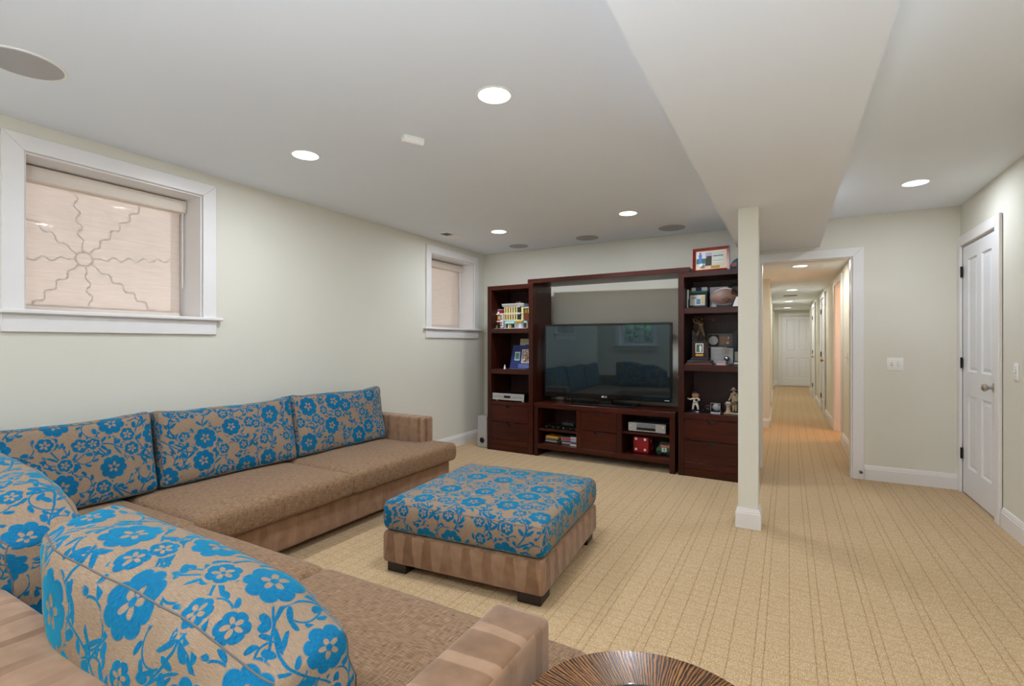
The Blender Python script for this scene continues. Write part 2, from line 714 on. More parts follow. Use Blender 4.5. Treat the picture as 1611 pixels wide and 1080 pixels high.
def wall_mesh(us, zs, holes, mk, t):
    """slab in (u, z) with rectangular holes; mk(u, d, z) places a point, d = 0 (room face) .. t"""
    U = sorted(set(list(us) + [h[0] for h in holes] + [h[1] for h in holes]))
    Z = sorted(set(list(zs) + [h[2] for h in holes] + [h[3] for h in holes]))
    bm = nb()
    cache = {}

    def v(i, k, d):
        key = (i, k, d)
        if key not in cache:
            cache[key] = bm.verts.new(mk(U[i], d, Z[k]))
        return cache[key]

    def solid(i, k):
        if not (0 <= i < len(U) - 1 and 0 <= k < len(Z) - 1):
            return False
        cu, cz = (U[i] + U[i + 1]) / 2, (Z[k] + Z[k + 1]) / 2
        return not any(h[0] < cu < h[1] and h[2] < cz < h[3] for h in holes)
    for i in range(len(U) - 1):
        for k in range(len(Z) - 1):
            if not solid(i, k):
                continue
            for d in (0, t):
                bm.faces.new((v(i, k, d), v(i + 1, k, d), v(i + 1, k + 1, d), v(i, k + 1, d)))
            if not solid(i - 1, k):
                bm.faces.new((v(i, k, 0), v(i, k + 1, 0), v(i, k + 1, t), v(i, k, t)))
            if not solid(i + 1, k):
                bm.faces.new((v(i + 1, k, 0), v(i + 1, k + 1, 0), v(i + 1, k + 1, t), v(i + 1, k, t)))
            if not solid(i, k - 1):
                bm.faces.new((v(i, k, 0), v(i + 1, k, 0), v(i + 1, k, t), v(i, k, t)))
            if not solid(i, k + 1):
                bm.faces.new((v(i, k + 1, 0), v(i + 1, k + 1, 0), v(i + 1, k + 1, t), v(i, k + 1, t)))
    return bm


def structure(name, bm, mat, label=None, cat=None, mw=None, parent=None):
    o = obj(name, bm, mat, parent, mw=mw)
    o['kind'] = 'structure'
    return tag(o, label, cat)


# ------------------------------------------------------------------ room shell
XL, XR, YB, YN = -3.516, 1.278, 5.525, -0.6
W1 = (1.01, 1.918, 1.425, 2.262)     # window openings on the left wall (y0, y1, z0, z1)
W2 = (4.397, 5.271, 1.425, 2.262)
W3 = (-3.02, -2.28, 1.20, 2.10)      # window in the wall behind the camera (x0, x1, z0, z1)
DOORWAY = (-0.24, 0.519, -0.01, 2.047)

structure('floor', bxm(-4.0, 3.2, -0.8, 17.4, -0.12, 0.0), M_CARPET, 'beige gridded loop carpet covering the whole floor and the hall', 'floor')
structure('ceiling', bxm(XL - 0.3, XR + 0.15, YN - 0.15, YB + 0.06, ZC, ZC + 0.12), M_CEIL, 'flat off-white ceiling of the main room with recessed lights', 'ceiling')
structure('ceiling_soffit', bxm(-0.425, 0.262, YN, YB, 2.167, ZC + 0.02), M_CEIL, 'long dropped ceiling box running above the column', 'soffit')
structure('wall_left', wall_mesh((YN - 0.12, YB + 0.12), (-0.02, ZC + 0.05), [W1, W2], lambda u, d, z: (XL - d, u, z), 0.30), M_WALL,
          'pale sage wall with two deep-set windows above the sofa', 'wall')
structure('wall_back', wall_mesh((XL - 0.1, XR + 0.12), (-0.02, ZC + 0.05), [DOORWAY], lambda u, d, z: (u, YB + d, z), 0.12), M_WALL,
          'pale sage wall behind the television, opening to the hall', 'wall')
structure('wall_right', wall_mesh((YN - 0.12, YB + 0.12), (-0.02, ZC + 0.05), [(4.645, 5.452, -0.01, 2.062)], lambda u, d, z: (XR + d, u, z), 0.12), M_WALL,
          'pale sage wall holding the white four-panel door', 'wall')
structure('wall_near', wall_mesh((XL - 0.1, XR + 0.12), (-0.02, ZC + 0.05), [W3], lambda u, d, z: (u, YN - d, z), 0.2), M_WALL,
          'pale sage wall behind the camera with one window', 'wall')

BBP = [(0, 0), (0.016, 0), (0.016, 0.098), (0.012, 0.104), (0.012, 0.112), (0.009, 0.118), (0.006, 0.130), (0, 0.133)]


def baseboard(name, axis, a, b, wall, sgn, label, mw=None, parent=None):
    """axis: direction it runs along (0 x, 1 y); wall: coordinate of the wall face; sgn: side it sticks out to"""
    poly = [(wall + sgn * d, z) for d, z in BBP]
    o = structure(name, prismm(poly, axis, a, b), M_TRIM, label, 'baseboard', mw, parent)
    return o


baseboard('baseboard_left', 1, YN, YB, XL, 1, 'white stepped baseboard along the wall behind the sofa')
baseboard('baseboard_back', 0, XL, -0.335, YB, -1, 'white stepped baseboard behind the television cabinet')
baseboard('baseboard_switch', 0, 0.607, XR, YB, -1, 'white stepped baseboard below the double light switch')
baseboard('baseboard_right', 1, YN, 4.555, XR, -1, 'white stepped baseboard along the wall beside the white door')
baseboard('baseboard_near', 0, XL, XR, YN, 1, 'white stepped baseboard along the wall behind the camera')

# column
cx0, cx1, cy0, cy1 = -0.298, -0.174, 3.685, 3.825
col = structure('column', bxm(cx0, cx1, cy0, cy1, 0, 2.168, 0.003, 1), M_WALL, 'square pale sage column with white foot under the soffit', 'column')
bm = nb()
rs = []
for d_, z_ in BBP:
    rs.append([bm.verts.new(p) for p in ((cx0 - d_, cy0 - d_, z_), (cx1 + d_, cy0 - d_, z_), (cx1 + d_, cy1 + d_, z_), (cx0 - d_, cy1 + d_, z_))])
for a_, b_ in zip(rs[1:], rs[2:]):
    for k_ in range(4):
        bm.faces.new((a_[k_], a_[(k_ + 1) % 4], b_[(k_ + 1) % 4], b_[k_]))
for v_ in rs[0]:
    bm.verts.remove(v_)
obj('baseboard', bm, M_TRIM, col)


def casing(parent, mk, u0, u1, z0, z1, w, t=0.02, legs=True):
    """three mitred casing boards about an opening; mk(u, d, z) with d out of the wall"""
    def board(pts):
        bm = nb()
        A = [bm.verts.new(mk(u, 0.0, z)) for u, z in pts]
        B = [bm.verts.new(mk(u, t, z)) for u, z in pts]
        bm.faces.new(A)
        bm.faces.new(B)
        for i in range(4):
            j = (i + 1) % 4
            bm.faces.new((A[i], A[j], B[j], B[i]))
        bmesh.ops.recalc_face_normals(bm, faces=bm.faces)
        bmesh.ops.bevel(bm, geom=bm.edges[:], offset=0.003, segments=1, affect='EDGES')
        o = obj('casing', bm, M_TRIM, parent)
        return o
    board([(u0 - w, z1 + w), (u1 + w, z1 + w), (u1, z1), (u0, z1)])
    board([(u0 - w, z0), (u0 - w, z1 + w), (u0, z1), (u0, z0)])
    board([(u1 + w, z0), (u1 + w, z1 + w), (u1, z1), (u1, z0)])


# doorway to the hall
dw = thing('trim_1', 'glossy white casing around the open doorway to the hall', 'doorway', kind='structure')
casing(dw, lambda u, d, z: (u, YB - d, z), -0.24, 0.519, 0.0, 2.047, 0.086)
obj('jamb', bxm(-0.242, -0.226, YB - 0.004, YB + 0.124, 0, 2.047), M_TRIM, dw)
obj('jamb', bxm(0.505, 0.521, YB - 0.004, YB + 0.124, 0, 2.047), M_TRIM, dw)
obj('head_jamb', bxm(-0.226, 0.505, YB - 0.004, YB + 0.124, 2.040, 2.049), M_TRIM, dw)


# ------------------------------------------------------------------ doors
def door_slab(parent, W=0.77, H=2.03, T=0.036, knob=None, knob_side=1, mat=M_DOOR):
    """local: x 0..W, z 0..H, front face at y = 0 looking to -y; four raised panels"""
    st = 0.118 * W / 0.77
    ux = [(st, W / 2 - 0.05), (W / 2 + 0.05, W - st)]
    uz = [(0.235, 0.823), (1.018, 1.935)]
    holes = [(a, b, c, d) for a, b in ux for c, d in uz]
    bm = wall_mesh((0, W), (0.012, H), holes, lambda u, d, z: (u, d, z), T)
    obj('slab', bm, mat, parent)
    for a, b, c, d in holes:
        bm = nb()
        rings = []
        for ins, dep in ((0.0, 0.0), (0.010, 0.011), (0.018, 0.012), (0.040, 0.004), (0.05, 0.004)):
            rings.append([bm.verts.new((x, dep, z)) for x, z in ((a + ins, c + ins), (b - ins, c + ins), (b - ins, d - ins), (a + ins, d - ins))])
        for r0, r1 in zip(rings, rings[1:]):
            for i in range(4):
                j = (i + 1) % 4
                bm.faces.new((r0[i], r0[j], r1[j], r1[i]))
        bm.faces.new(rings[-1])
        bk = [bm.verts.new((x, T, z)) for x, z in ((a, c), (b, c), (b, d), (a, d))]
        bm.faces.new(bk)
        for i in range(4):
            j = (i + 1) % 4
            bm.faces.new((rings[0][i], rings[0][j], bk[j], bk[i]))
        obj('panel', bm, mat, parent)
    if knob:
        kx, kz, km = knob
        k = obj('knob', lathem([(0.0, 0.0), (0.033, 0.0), (0.033, 0.006), (0.012, 0.010), (0.011, 0.030), (0.020, 0.036), (0.028, 0.048), (0.028, 0.058), (0.018, 0.068), (0, 0.070)], 24, axis='Y'), km, parent, True)
        k.location = (kx, 0, kz)
        k.rotation_euler = (0, 0, 0)
    return parent


def hinge(parent, x, y, z, rot=0.0, size=0.09):
    bm = nb()
    lathe(bm, [(0, 0), (0.008, 0), (0.008, size), (0, size)], 10)
    box(bm, -0.018, 0.018, -0.001, 0.004, 0.001, size - 0.001)
    o = obj('hinge', bm, M_BLACKMETAL, parent)
    o.location = (x, y, z)
    o.rotation_euler = (0, 0, rot)


# door on the right wall: local x runs along -y of the room, so that local -y looks to -x
d1 = thing('door_1', 'white four-panel door with nickel knob in the right-hand wall', 'door', (XR - 0.002, 5.435, 0), -PI / 2, kind='structure')
door_slab(d1, 0.775, 2.045, knob=(0.71, 0.93, M_NICKEL))
for hz in (0.285, 1.04, 1.80):
    hinge(d1, -0.006, -0.010, hz)
casing(d1, lambda u, d, z: (u, -d - 0.002, z), -0.012, 0.787, 0.0, 2.06, 0.082)
obj('jamb', bxm(-0.014, -0.003, 0, 0.12, 0, 2.06), M_TRIM, d1)
obj('jamb', bxm(0.778, 0.789, 0, 0.12, 0, 2.06), M_TRIM, d1)
obj('head_jamb', bxm(-0.003, 0.778, 0, 0.12, 2.05, 2.06), M_TRIM, d1)
obj('stop', bxm(0.0, 0.775, 0.04, 0.05, 0.0, 2.05), M_TRIM, d1)

# ------------------------------------------------------------------ windows
def glass_mat():
    m = bpy.data.materials.new('window_glass')
    t = NT(m)
    g = t.n.new('ShaderNodeBsdfGlossy')
    g.inputs['Roughness'].default_value = 0.02
    tr = t.n.new('ShaderNodeBsdfTransparent')
    fr = t.n.new('ShaderNodeFresnel')
    fr.inputs['IOR'].default_value = 1.45
    n = t.noise(t.obj(), 3.0, 1)
    tr.inputs['Color'].default_value = (0.94, 0.96, 0.95, 1)
    mx = t.n.new('ShaderNodeMixShader')
    t.put(mx.inputs[0], t.mul(fr.outputs[0], t.ramp(n, 0, 1, 0.6, 0.8)))
    t.t.links.new(tr.outputs[0], mx.inputs[1])
    t.t.links.new(g.outputs[0], mx.inputs[2])
    t.t.links.new(mx.outputs[0], t.n['Material Output'].inputs[0])
    return m


M_GLASS = glass_mat()


def shade_mat():
    """thin screen cloth: part open weave, part glowing translucent yarn"""
    m = bpy.data.materials.new('screen_cloth')
    t = NT(m)
    n = t.noise(t.vscale(t.obj(), (3, 6, 90)), 1.0, 3)
    c = t.mix(t.ramp(n, 0.3, 0.7), lin((236, 220, 208)), lin((246, 232, 221)))
    d = t.n.new('ShaderNodeBsdfDiffuse')
    tl = t.n.new('ShaderNodeBsdfTranslucent')
    tr = t.n.new('ShaderNodeBsdfTransparent')
    tr.inputs['Color'].default_value = (1, 0.95, 0.9, 1)
    t.put(d.inputs[0], c)
    t.put(tl.inputs[0], c)
    a = t.n.new('ShaderNodeMixShader')
    a.inputs[0].default_value = 0.5
    t.t.links.new(d.outputs[0], a.inputs[1])
    t.t.links.new(tl.outputs[0], a.inputs[2])
    b = t.n.new('ShaderNodeMixShader')
    b.inputs[0].default_value = 0.22
    t.t.links.new(a.outputs[0], b.inputs[1])
    t.t.links.new(tr.outputs[0], b.inputs[2])
    t.t.links.new(b.outputs[0], t.n['Material Output'].inputs[0])
    return m


M_SHADE = shade_mat()
M_VALANCE = pm('cream_valance', (226, 214, 200), 0.5, var=0.02)
M_IRON = pm('painted_iron', (84, 72, 66), 0.6)


def window(name, label, mk, u0, u1, z0, z1, depth=0.30, muntins=0):
    """mk(u, d, z): d > 0 goes out through the wall, d < 0 into the room"""
    w = thing(name, label, 'window', kind='structure')

    def bx(nm, ua, ub, da, db, za, zb, bev=0.003, mat=M_TRIM, parent=None):
        bm = nb()
        p, q = mk(ua, da, za), mk(ub, db, zb)
        box(bm, *sorted((p[0], q[0])), *sorted((p[1], q[1])), *sorted((p[2], q[2])), bev, 1)
        return obj(nm, bm, mat, parent or w)
    casing(w, lambda u, d, z: mk(u, -d, z), u0, u1, z0, z1, 0.088)
    bx('sill', u0 - 0.125, u1 + 0.125, -0.045, 0.27, z0 - 0.022, z0 + 0.002, 0.006)
    bx('apron', u0 - 0.09, u1 + 0.09, -0.018, 0.0, z0 - 0.117, z0 - 0.022)
    bx('reveal', u0 - 0.002, u0 + 0.010, 0.0, 0.295, z0, z1, 0)
    bx('reveal', u1 - 0.010, u1 + 0.002, 0.0, 0.295, z0, z1, 0)
    bx('reveal', u0 + 0.01, u1 - 0.01, 0.0, 0.295, z1 - 0.010, z1 + 0.002, 0)
    a, b = u0 + 0.01, u1 - 0.01
    sash = bx('sash_rail', a, b, 0.262, 0.295, z0, z0 + 0.05)
    bx('sash_rail', a, b, 0.262, 0.295, z1 - 0.055, z1 - 0.01)
    bx('sash_stile', a, a + 0.045, 0.262, 0.295, z0 + 0.05, z1 - 0.055)
    bx('sash_stile', b - 0.045, b, 0.262, 0.295, z0 + 0.05, z1 - 0.055)
    for i in range(muntins):
        uu = a + (b - a) * (i + 1) / (muntins + 1)
        bx('muntin', uu - 0.009, uu + 0.009, 0.266, 0.291, z0 + 0.05, z1 - 0.055)
    bx('glass', a + 0.045, b - 0.045, 0.276, 0.281, z0 + 0.05, z1 - 0.055, 0, M_GLASS)
    return w


mkL = lambda u, d, z: (XL - d, u, z)
window('window_1', 'wide white-cased basement window above the sofa, nearer one', mkL, *W1)
window('window_2', 'white-cased basement window in the far corner by the tall cabinet', mkL, *W2)
window('window_3', 'white-cased window in the wall behind the camera', lambda u, d, z: (u, YN - d, z), *W3, muntins=2)


def roller_shade(label, u0, u1, z0, z1):
    r = thing('roller_shade', label, 'blind', (XL - 0.215, (u0 + u1) / 2, z0), group='cream roller shades in the windows')
    h = (u1 - u0) / 2 - 0.014
    H = z1 - z0
    bm = nb()
    # rounded valance profile
    prof = [(-0.030, H - 0.102), (0.040, H - 0.102), (0.046, H - 0.096), (0.046, H - 0.024), (0.040, H - 0.018), (-0.030, H - 0.018)]
    prism(bm, [(p[0], p[1]) for p in prof], 1, -h, h)
    obj('valance', bm, M_VALANCE, r)
    hh = h - 0.022
    bm = nb()
    n = 14
    for s in range(n):          # cloth with a faint belly
        ya, yb = -hh + 2 * hh * s / n, -hh + 2 * hh * (s + 1) / n
        bm.faces.new([bm.verts.new(p) for p in ((0, ya, 0.03), (0, yb, 0.03), (0, yb, H - 0.09), (0, ya, H - 0.09))])
    bmesh.ops.remove_doubles(bm, verts=bm.verts, dist=1e-5)
    obj('cloth', bm, M_SHADE, r)
    obj('bottom_bar', bxm(-0.008, 0.010, -hh, hh, 0.010, 0.034, 0.003), M_VALANCE, r)
    obj('control_wand', lathem([(0, 0.21), (0.006, 0.21), (0.006, H - 0.10), (0, H - 0.10)], 10, (0.02, h - 0.012, 0)), M_PLASTIC_W, r, True)
    return r


roller_shade('cream roller shade lowered in the wide window above the sofa', *W1)
roller_shade('cream roller shade lowered in the corner window by the cabinet', *W2)

# outside: window wells, a sun-shaped iron grille, a hedge
M_BRICK = pm('pale_well_masonry', (226, 204, 190), 0.9, var=0.10, scale=6, bump=0.5, bscale=40)
structure('wall_well', bxm(-6.2, -6.0, -3.5, 9.0, 0.9, 3.6), M_BRICK, 'pale masonry retaining wall outside the left windows', 'wall')
structure('ground', bxm(-6.2, XL - 0.3, -1.5, 7.0, 0.9, 1.15), pm('well_gravel', (150, 140, 132), 0.95, var=0.2, scale=60), 'pale gravel at the bottom of the window wells', 'ground')
gr = thing('sun_grille', 'iron window grille with a ring and wavy rays behind the shade', 'grille', (-4.02, 1.45, 1.80))
bm = nb()
tube(bm, [(0, 0.045 * math.cos(a * PI / 12), 0.045 * math.sin(a * PI / 12)) for a in range(24)], 0.008, 6, closed=True)
obj('ring', bm, M_IRON, gr, True)
for k in range(8):
    a = k * PI / 4 + 0.12
    pts = []
    for i in range(31):
        rr = 0.05 + i * 0.018
        w = 0.015 * math.sin(i * 1.25) * min(1, i / 5)
        pts.append((0, rr * math.cos(a) - w * math.sin(a), rr * math.sin(a) + w * math.cos(a)))
    bm = nb()
    tube(bm, [p for p in pts if abs(p[2]) < 0.5], 0.0065, 6)
    obj('ray', bm, M_IRON, gr, True)
structure('ground_near', bxm(-5, 1.5, -3.2, YN - 0.21, 0.8, 1.0), pm('outdoor_soil', (120, 110, 90), 0.9), 'bare ground outside the window behind the camera', 'ground')
M_LEAFOUT = pm('hedge_leaf', (120, 158, 84), 0.6, var=0.4, scale=30)
bm = nb()
for i in range(1500):
    c = Vector((random.uniform(-3.9, -1.6), random.uniform(-2.3, -1.75), random.uniform(0.95, 1.75)))
    d = Vector((random.gauss(0, 1), random.gauss(0, 1), random.gauss(0, 1))).normalized()
    e = d.orthogonal().normalized()
    g = d.cross(e)
    L = random.uniform(0.03, 0.05)
    bm.faces.new([bm.verts.new(c + q) for q in (e * L, g * L * 0.5, -e * L, -g * L * 0.5)])
tag(obj('hedge', bm, M_LEAFOUT), 'green leafy hedge outside the window behind the camera', 'hedge', kind='stuff')

# ------------------------------------------------------------------ hall beyond the doorway
HX = 0.625
structure('ceiling_hall', bxm(-1.6, 2.4, YB + 0.1, 17.3, ZH, ZH + 0.1), M_CEIL, 'lower off-white hall ceiling with a row of lights', 'ceiling')
OP1 = (7.50, 8.36, -0.01, 2.05)
OP2 = (9.98, 10.74, -0.01, 2.05)
OP3 = (12.55, 13.31, -0.01, 2.05)
structure('wall_hall_right', wall_mesh((YB + 0.12, 14.6), (-0.02, ZH + 0.02), [OP1, OP2, OP3], lambda u, d, z: (HX + d, u, z), 0.12), M_HALLWALL,
          'pale hall wall on the right with an opening and two doors', 'wall', mw=HM)
structure('wall_hall_far', bxm(-1.6, 1.4, 16.45, 16.57, -0.02, ZH + 0.02), M_HALLWALL, 'pale wall closing the far end of the hall', 'wall', mw=HM)
structure('wall_hall_return', bxm(HX, 1.4, 14.6, 14.72, -0.02, ZH + 0.02), M_HALLWALL, 'short hall wall return near the far door', 'wall', mw=HM)
structure('wall_hall_side', bxm(1.4, 1.5, 14.6, 16.57, -0.02, ZH + 0.02), M_HALLWALL, 'hall side wall beyond the return', 'wall', mw=HM)
structure('wall_hall_left', bxm(-1.5, -1.4, YB + 0.12, 16.5, -0.02, ZH + 0.02), M_HALLWALL, 'set-back left hall wall', 'wall', mw=HM)
for i, (a, b, xx) in enumerate(((8.2, 10.0, -0.2), (10.75, 13.6, -0.215), (15.1, 16.45, -0.2))):
    structure('wall_hall_stub', bxm(-1.4, xx, a, b, -0.02, ZH + 0.02), M_HALLWALL,
              ('nearest wall block on the left of the hall', 'second wall block on the left of the hall', 'farthest wall block on the left of the hall')[i], 'wall', mw=HM)
    baseboard('baseboard_hall', 1, a - 0.016, b, xx, 1, ('white baseboard along the nearest left hall block', 'white baseboard along the second left hall block', 'white baseboard along the farthest left hall block')[i], HM)
    baseboard('baseboard_hall', 0, -1.4, xx + 0.016, a, -1, ('white baseboard on the end of the nearest left hall block', 'white baseboard on the end of the second left hall block', 'white baseboard on the end of the farthest left hall block')[i], HM)
for i, (a, b) in enumerate(((YB + 0.13, 7.41), (8.45, 9.89), (10.83, 12.46), (13.40, 14.6))):
    baseboard('baseboard_hall', 1, a, b, HX, -1, ('white baseboard on the right hall wall by the doorway', 'white baseboard on the right hall wall past the warm opening', 'white baseboard between the two right hall doors', 'white baseboard at the far end of the right hall wall')[i], HM)
baseboard('baseboard_hall', 0, -0.2, -0.10, 16.45, -1, 'white baseboard beside the far hall door', HM)

# warm room seen through the first opening
M_WARMWALL = pm('peach_room_paint', (226, 190, 160), 0.8, var=0.01)
structure('wall_warm', bxm(2.3, 2.4, 6.6, 9.6, -0.02, ZH + 0.02), M_WARMWALL, 'peach wall of the warm-lit side room', 'wall', mw=HM)
structure('wall_warm_near', bxm(HX + 0.12, 2.3, 6.6, 6.7, -0.02, ZH + 0.02), M_WARMWALL, 'near end wall of the warm-lit side room', 'wall', mw=HM)
structure('wall_warm_far', bxm(HX + 0.12, 2.3, 9.5, 9.6, -0.02, ZH + 0.02), M_WARMWALL, 'far end wall of the warm-lit side room', 'wall', mw=HM)

op = thing('trim_2', 'white casing around the warm-lit opening on the right of the hall', 'doorway', kind='structure', mw=HM)
casing(op, lambda u, d, z: (HX - d, u, z), OP1[0], OP1[1], 0, 2.05, 0.085)
obj('jamb', bxm(HX - 0.003, HX + 0.123, OP1[0] - 0.002, OP1[0] + 0.014, 0, 2.05), M_TRIM, op)
obj('jamb', bxm(HX - 0.003, HX + 0.123, OP1[1] - 0.014, OP1[1] + 0.002, 0, 2.05), M_TRIM, op)
obj('head_jamb', bxm(HX - 0.003, HX + 0.123, OP1[0] + 0.014, OP1[1] - 0.014, 2.036, 2.052), M_TRIM, op)

for nm, lab, OPN, km in (('door_2', 'nearer white hall door with brass knob on the right', OP2, M_BRASS), ('door_3', 'farther white hall door with nickel knob on the right', OP3, M_NICKEL)):
    d = thing(nm, lab, 'door', kind='structure', mw=HM @ Matrix.Translation((HX - 0.004, OPN[1] - 0.006, 0)) @ Matrix.Rotation(-PI / 2, 4, 'Z'))
    door_slab(d, 0.748, 2.04, knob=(0.68, 0.95, km))
    for hz in (0.24, 1.0, 1.78):
        hinge(d, 0.0, -0.014, hz)
    casing(d, lambda u, dd, z: (u, -dd - 0.004, z), -0.006, 0.754, 0.0, 2.05, 0.085)
d4 = thing('door_4', 'white four-panel door closing the far end of the hall', 'door', kind='structure', mw=HM @ Matrix.Translation((0.005, 16.41, 0)))
door_slab(d4, 0.76, 2.02)
casing(d4, lambda u, dd, z: (u, 0.038 - dd, z), -0.005, 0.765, 0.0, 2.03, 0.088, 0.045)


# ------------------------------------------------------------------ ceiling fittings
def lens_mat():
    return pm('lit_lens', (255, 250, 240), 0.4, emit=((255, 249, 238), 5.0))


M_LENS = lens_mat()
LAB = ['recessed ceiling light above the ottoman, largest in view', 'recessed ceiling light nearest the wide window', 'recessed ceiling light by the corner window and air vent',
       'recessed ceiling light above the television', 'recessed ceiling light in front of the white door',
       'added unseen ceiling light behind the camera over the sofa end', 'added unseen ceiling light behind the camera near the left wall', 'added unseen ceiling light halfway along the right side', 'added unseen ceiling light overhead behind the right side']
first = None
for (lx, ly), lab in zip(LAMPS, LAB):
    if first is None:
        first = thing('recessed_light', lab, 'ceiling light', (lx, ly, ZC), group='recessed lights in the main room ceiling')
        bm = nb()
        prof = [(0.0765, -0.0035), (0.084, -0.0035), (0.087, 0.0), (0.0765, 0.0)]
        rs = [[bm.verts.new((r * math.cos(2 * PI * i / 40), r * math.sin(2 * PI * i / 40), h)) for i in range(40)] for r, h in prof]
        for a in range(4):
            for i in range(40):
                j = (i + 1) % 40
                bm.faces.new((rs[a][i], rs[a][j], rs[(a + 1) % 4][j], rs[(a + 1) % 4][i]))
        obj('trim_ring', bm, M_PLASTIC_W, first, True)
        obj('lens', lathem([(0, -0.003), (0.0765, -0.003), (0.0765, 0.0), (0, 0.0)], 40), M_LENS, first)
    else:
        dup(first, lab, (lx, ly, ZC))
HLAB = ['hall ceiling light just past the doorway', 'second hall ceiling light from the doorway', 'third hall ceiling light from the doorway', 'hall ceiling light farthest from the doorway']
for (lx, ly), lab in zip(HLAMPS, HLAB):
    o = dup(first, lab, HM @ Vector((lx, ly, ZH)))
    o['group'] = 'recessed lights in the hall ceiling'


def ceiling_speaker(x, y, r, label):
    s = thing('ceiling_speaker', label, 'speaker', (x, y, ZC), group='round speakers flush in the ceiling')
    bm = nb()
    prof = [(r - 0.011, -0.005), (r - 0.002, -0.005), (r, 0.0), (r - 0.011, 0.0)]
    rs = [[bm.verts.new((q * math.cos(2 * PI * i / 48), q * math.sin(2 * PI * i / 48), h)) for i in range(48)] for q, h in prof]
    for a in range(4):
        for i in range(48):
            j = (i + 1) % 48
            bm.faces.new((rs[a][i], rs[a][j], rs[(a + 1) % 4][j], rs[(a + 1) % 4][i]))
    obj('rim', bm, M_PLASTIC_W if r > 0.137 else M_GRILLE, s, True)
    obj('grille', lathem([(0, -0.003), (r - 0.0115, -0.003), (r - 0.0115, 0.0), (0, 0.0)], 48), M_GRILLE, s)


ceiling_speaker(-2.791, 0.803, 0.138, 'large round ceiling speaker above the wide window')
ceiling_speaker(-2.836, 5.23, 0.115, 'round ceiling speaker above the left tall cabinet')
ceiling_speaker(-1.95, 5.19, 0.125, 'round ceiling speaker above the middle of the television')
ceiling_speaker(-1.03, 5.16, 0.13, 'round ceiling speaker above the right tall cabinet')

M_VENTDARK = pm('vent_shadow', (88, 84, 80), 0.7)
v = thing('air_vent', 'white louvred air vent in the ceiling near the corner window', 'vent', (-3.195, 4.335, ZC))
obj('back_plate', bxm(-0.055, 0.055, -0.125, 0.125, -0.002, 0.0), M_VENTDARK, v)
obj('frame_bar', bxm(-0.085, 0.085, 0.125, 0.155, -0.006, 0, 0.002, 1), M_PLASTIC_W, v)
obj('frame_bar', bxm(-0.085, 0.085, -0.155, -0.125, -0.006, 0, 0.002, 1), M_PLASTIC_W, v)
obj('frame_bar', bxm(-0.085, -0.055, -0.125, 0.125, -0.006, 0, 0.002, 1), M_PLASTIC_W, v)
obj('frame_bar', bxm(0.055, 0.085, -0.125, 0.125, -0.006, 0, 0.002, 1), M_PLASTIC_W, v)
for i in range(12):
    y = -0.115 + i * 0.021
    tilt = 1 if i < 6 else -1
    sl = prismm([(y - 0.008, -0.007 if tilt > 0 else -0.002), (y + 0.008, -0.002 if tilt > 0 else -0.007), (y + 0.008, -0.001 if tilt > 0 else -0.006), (y - 0.008, -0.006 if tilt > 0 else -0.001)], 0, -0.055, 0.055)
    obj('slat', sl, M_PLASTIC_W, v)
hv = thing('air_vent', 'small air vent in the hall ceiling', 'vent', mw=HM @ Matrix.Translation((0.12, 11.3, ZH)))
obj('frame', bxm(-0.14, 0.14, -0.09, 0.09, -0.005, 0, 0.002, 1), M_PLASTIC_W, hv)
for i in range(6):
    obj('slat', bxm(-0.12, 0.12, -0.07 + i * 0.026, -0.056 + i * 0.026, -0.009, -0.005), M_VENTDARK, hv)

dt = thing('motion_sensor', 'small white motion sensor on the ceiling over the ottoman', 'sensor', (-1.86, 2.17, ZC), math.radians(62))
obj('base', bxm(-0.062, 0.062, -0.020, 0.020, -0.012, 0, 0.003, 1), M_PLASTIC_W, dt)
pts = [(0.022 * math.cos(a), -0.012 - 0.022 * 1.2 * math.sin(a)) for a in [PI * i / 12 for i in range(13)]]
obj('barrel', prismm(pts, 0, -0.060, 0.060), M_PLASTIC_W, dt, True)


# ------------------------------------------------------------------ switches, door stop
def switch(label, mw, gangs):
    s = thing('light_switch', label, 'switch', mw=mw)
    w = 0.059 if gangs > 1 else 0.036
    obj('plate', bxm(-w, w, -0.006, 0, -0.057, 0.057, 0.003, 2), M_PLASTIC_W, s, True)
    for g in range(gangs):
        x = (g - (gangs - 1) / 2) * 0.046
        t = obj('toggle', prismm([(-0.006, -0.009), (-0.017, -0.003 if g == 0 else -0.009), (-0.017, 0.006 if g == 0 else -0.001), (-0.006, 0.009)], 0, x - 0.005, x + 0.005), M_PLASTIC_W, s)
        obj('slot', bxm(x - 0.0075, x + 0.0075, -0.0064, -0.0055, -0.014, 0.014), pm('switch_gap', (170, 166, 160), 0.6), s)
        for z in (-0.03, 0.03):
            obj('screw', lathem([(0, 0), (0.003, 0), (0.003, 0.0015), (0, 0.0015)], 8, (x, -0.006, z), 'Y'), M_NICKEL, s)
    return s


switch('white double toggle switch on the wall right of the hall doorway', Matrix.Translation((0.833, YB, 1.061)), 2)
switch('white single toggle switch at the right edge by the door', Matrix.Translation((XR, 4.335, 1.066)) @ Matrix.Rotation(-PI / 2, 4, 'Z'), 1)
switch('white single switch on the hall wall before the warm opening', HM @ Matrix.Translation((HX, 6.98, 1.08)) @ Matrix.Rotation(-PI / 2, 4, 'Z'), 1)
ds = thing('door_stop', 'small nickel door stop low on the doorway casing', 'door stop', (0.578, YB - 0.02, 0.075))
obj('post', lathem([(0, 0), (0.012, 0), (0.012, 0.006), (0.006, 0.010), (0.006, 0.045), (0, 0.045)], 14, axis='Y'), M_NICKEL, ds, True)
obj('tip', lathem([(0, 0.045), (0.012, 0.046), (0.013, 0.056), (0.009, 0.062), (0, 0.063)], 14, axis='Y'), pm('stop_rubber', (90, 84, 76), 0.6), ds, True)
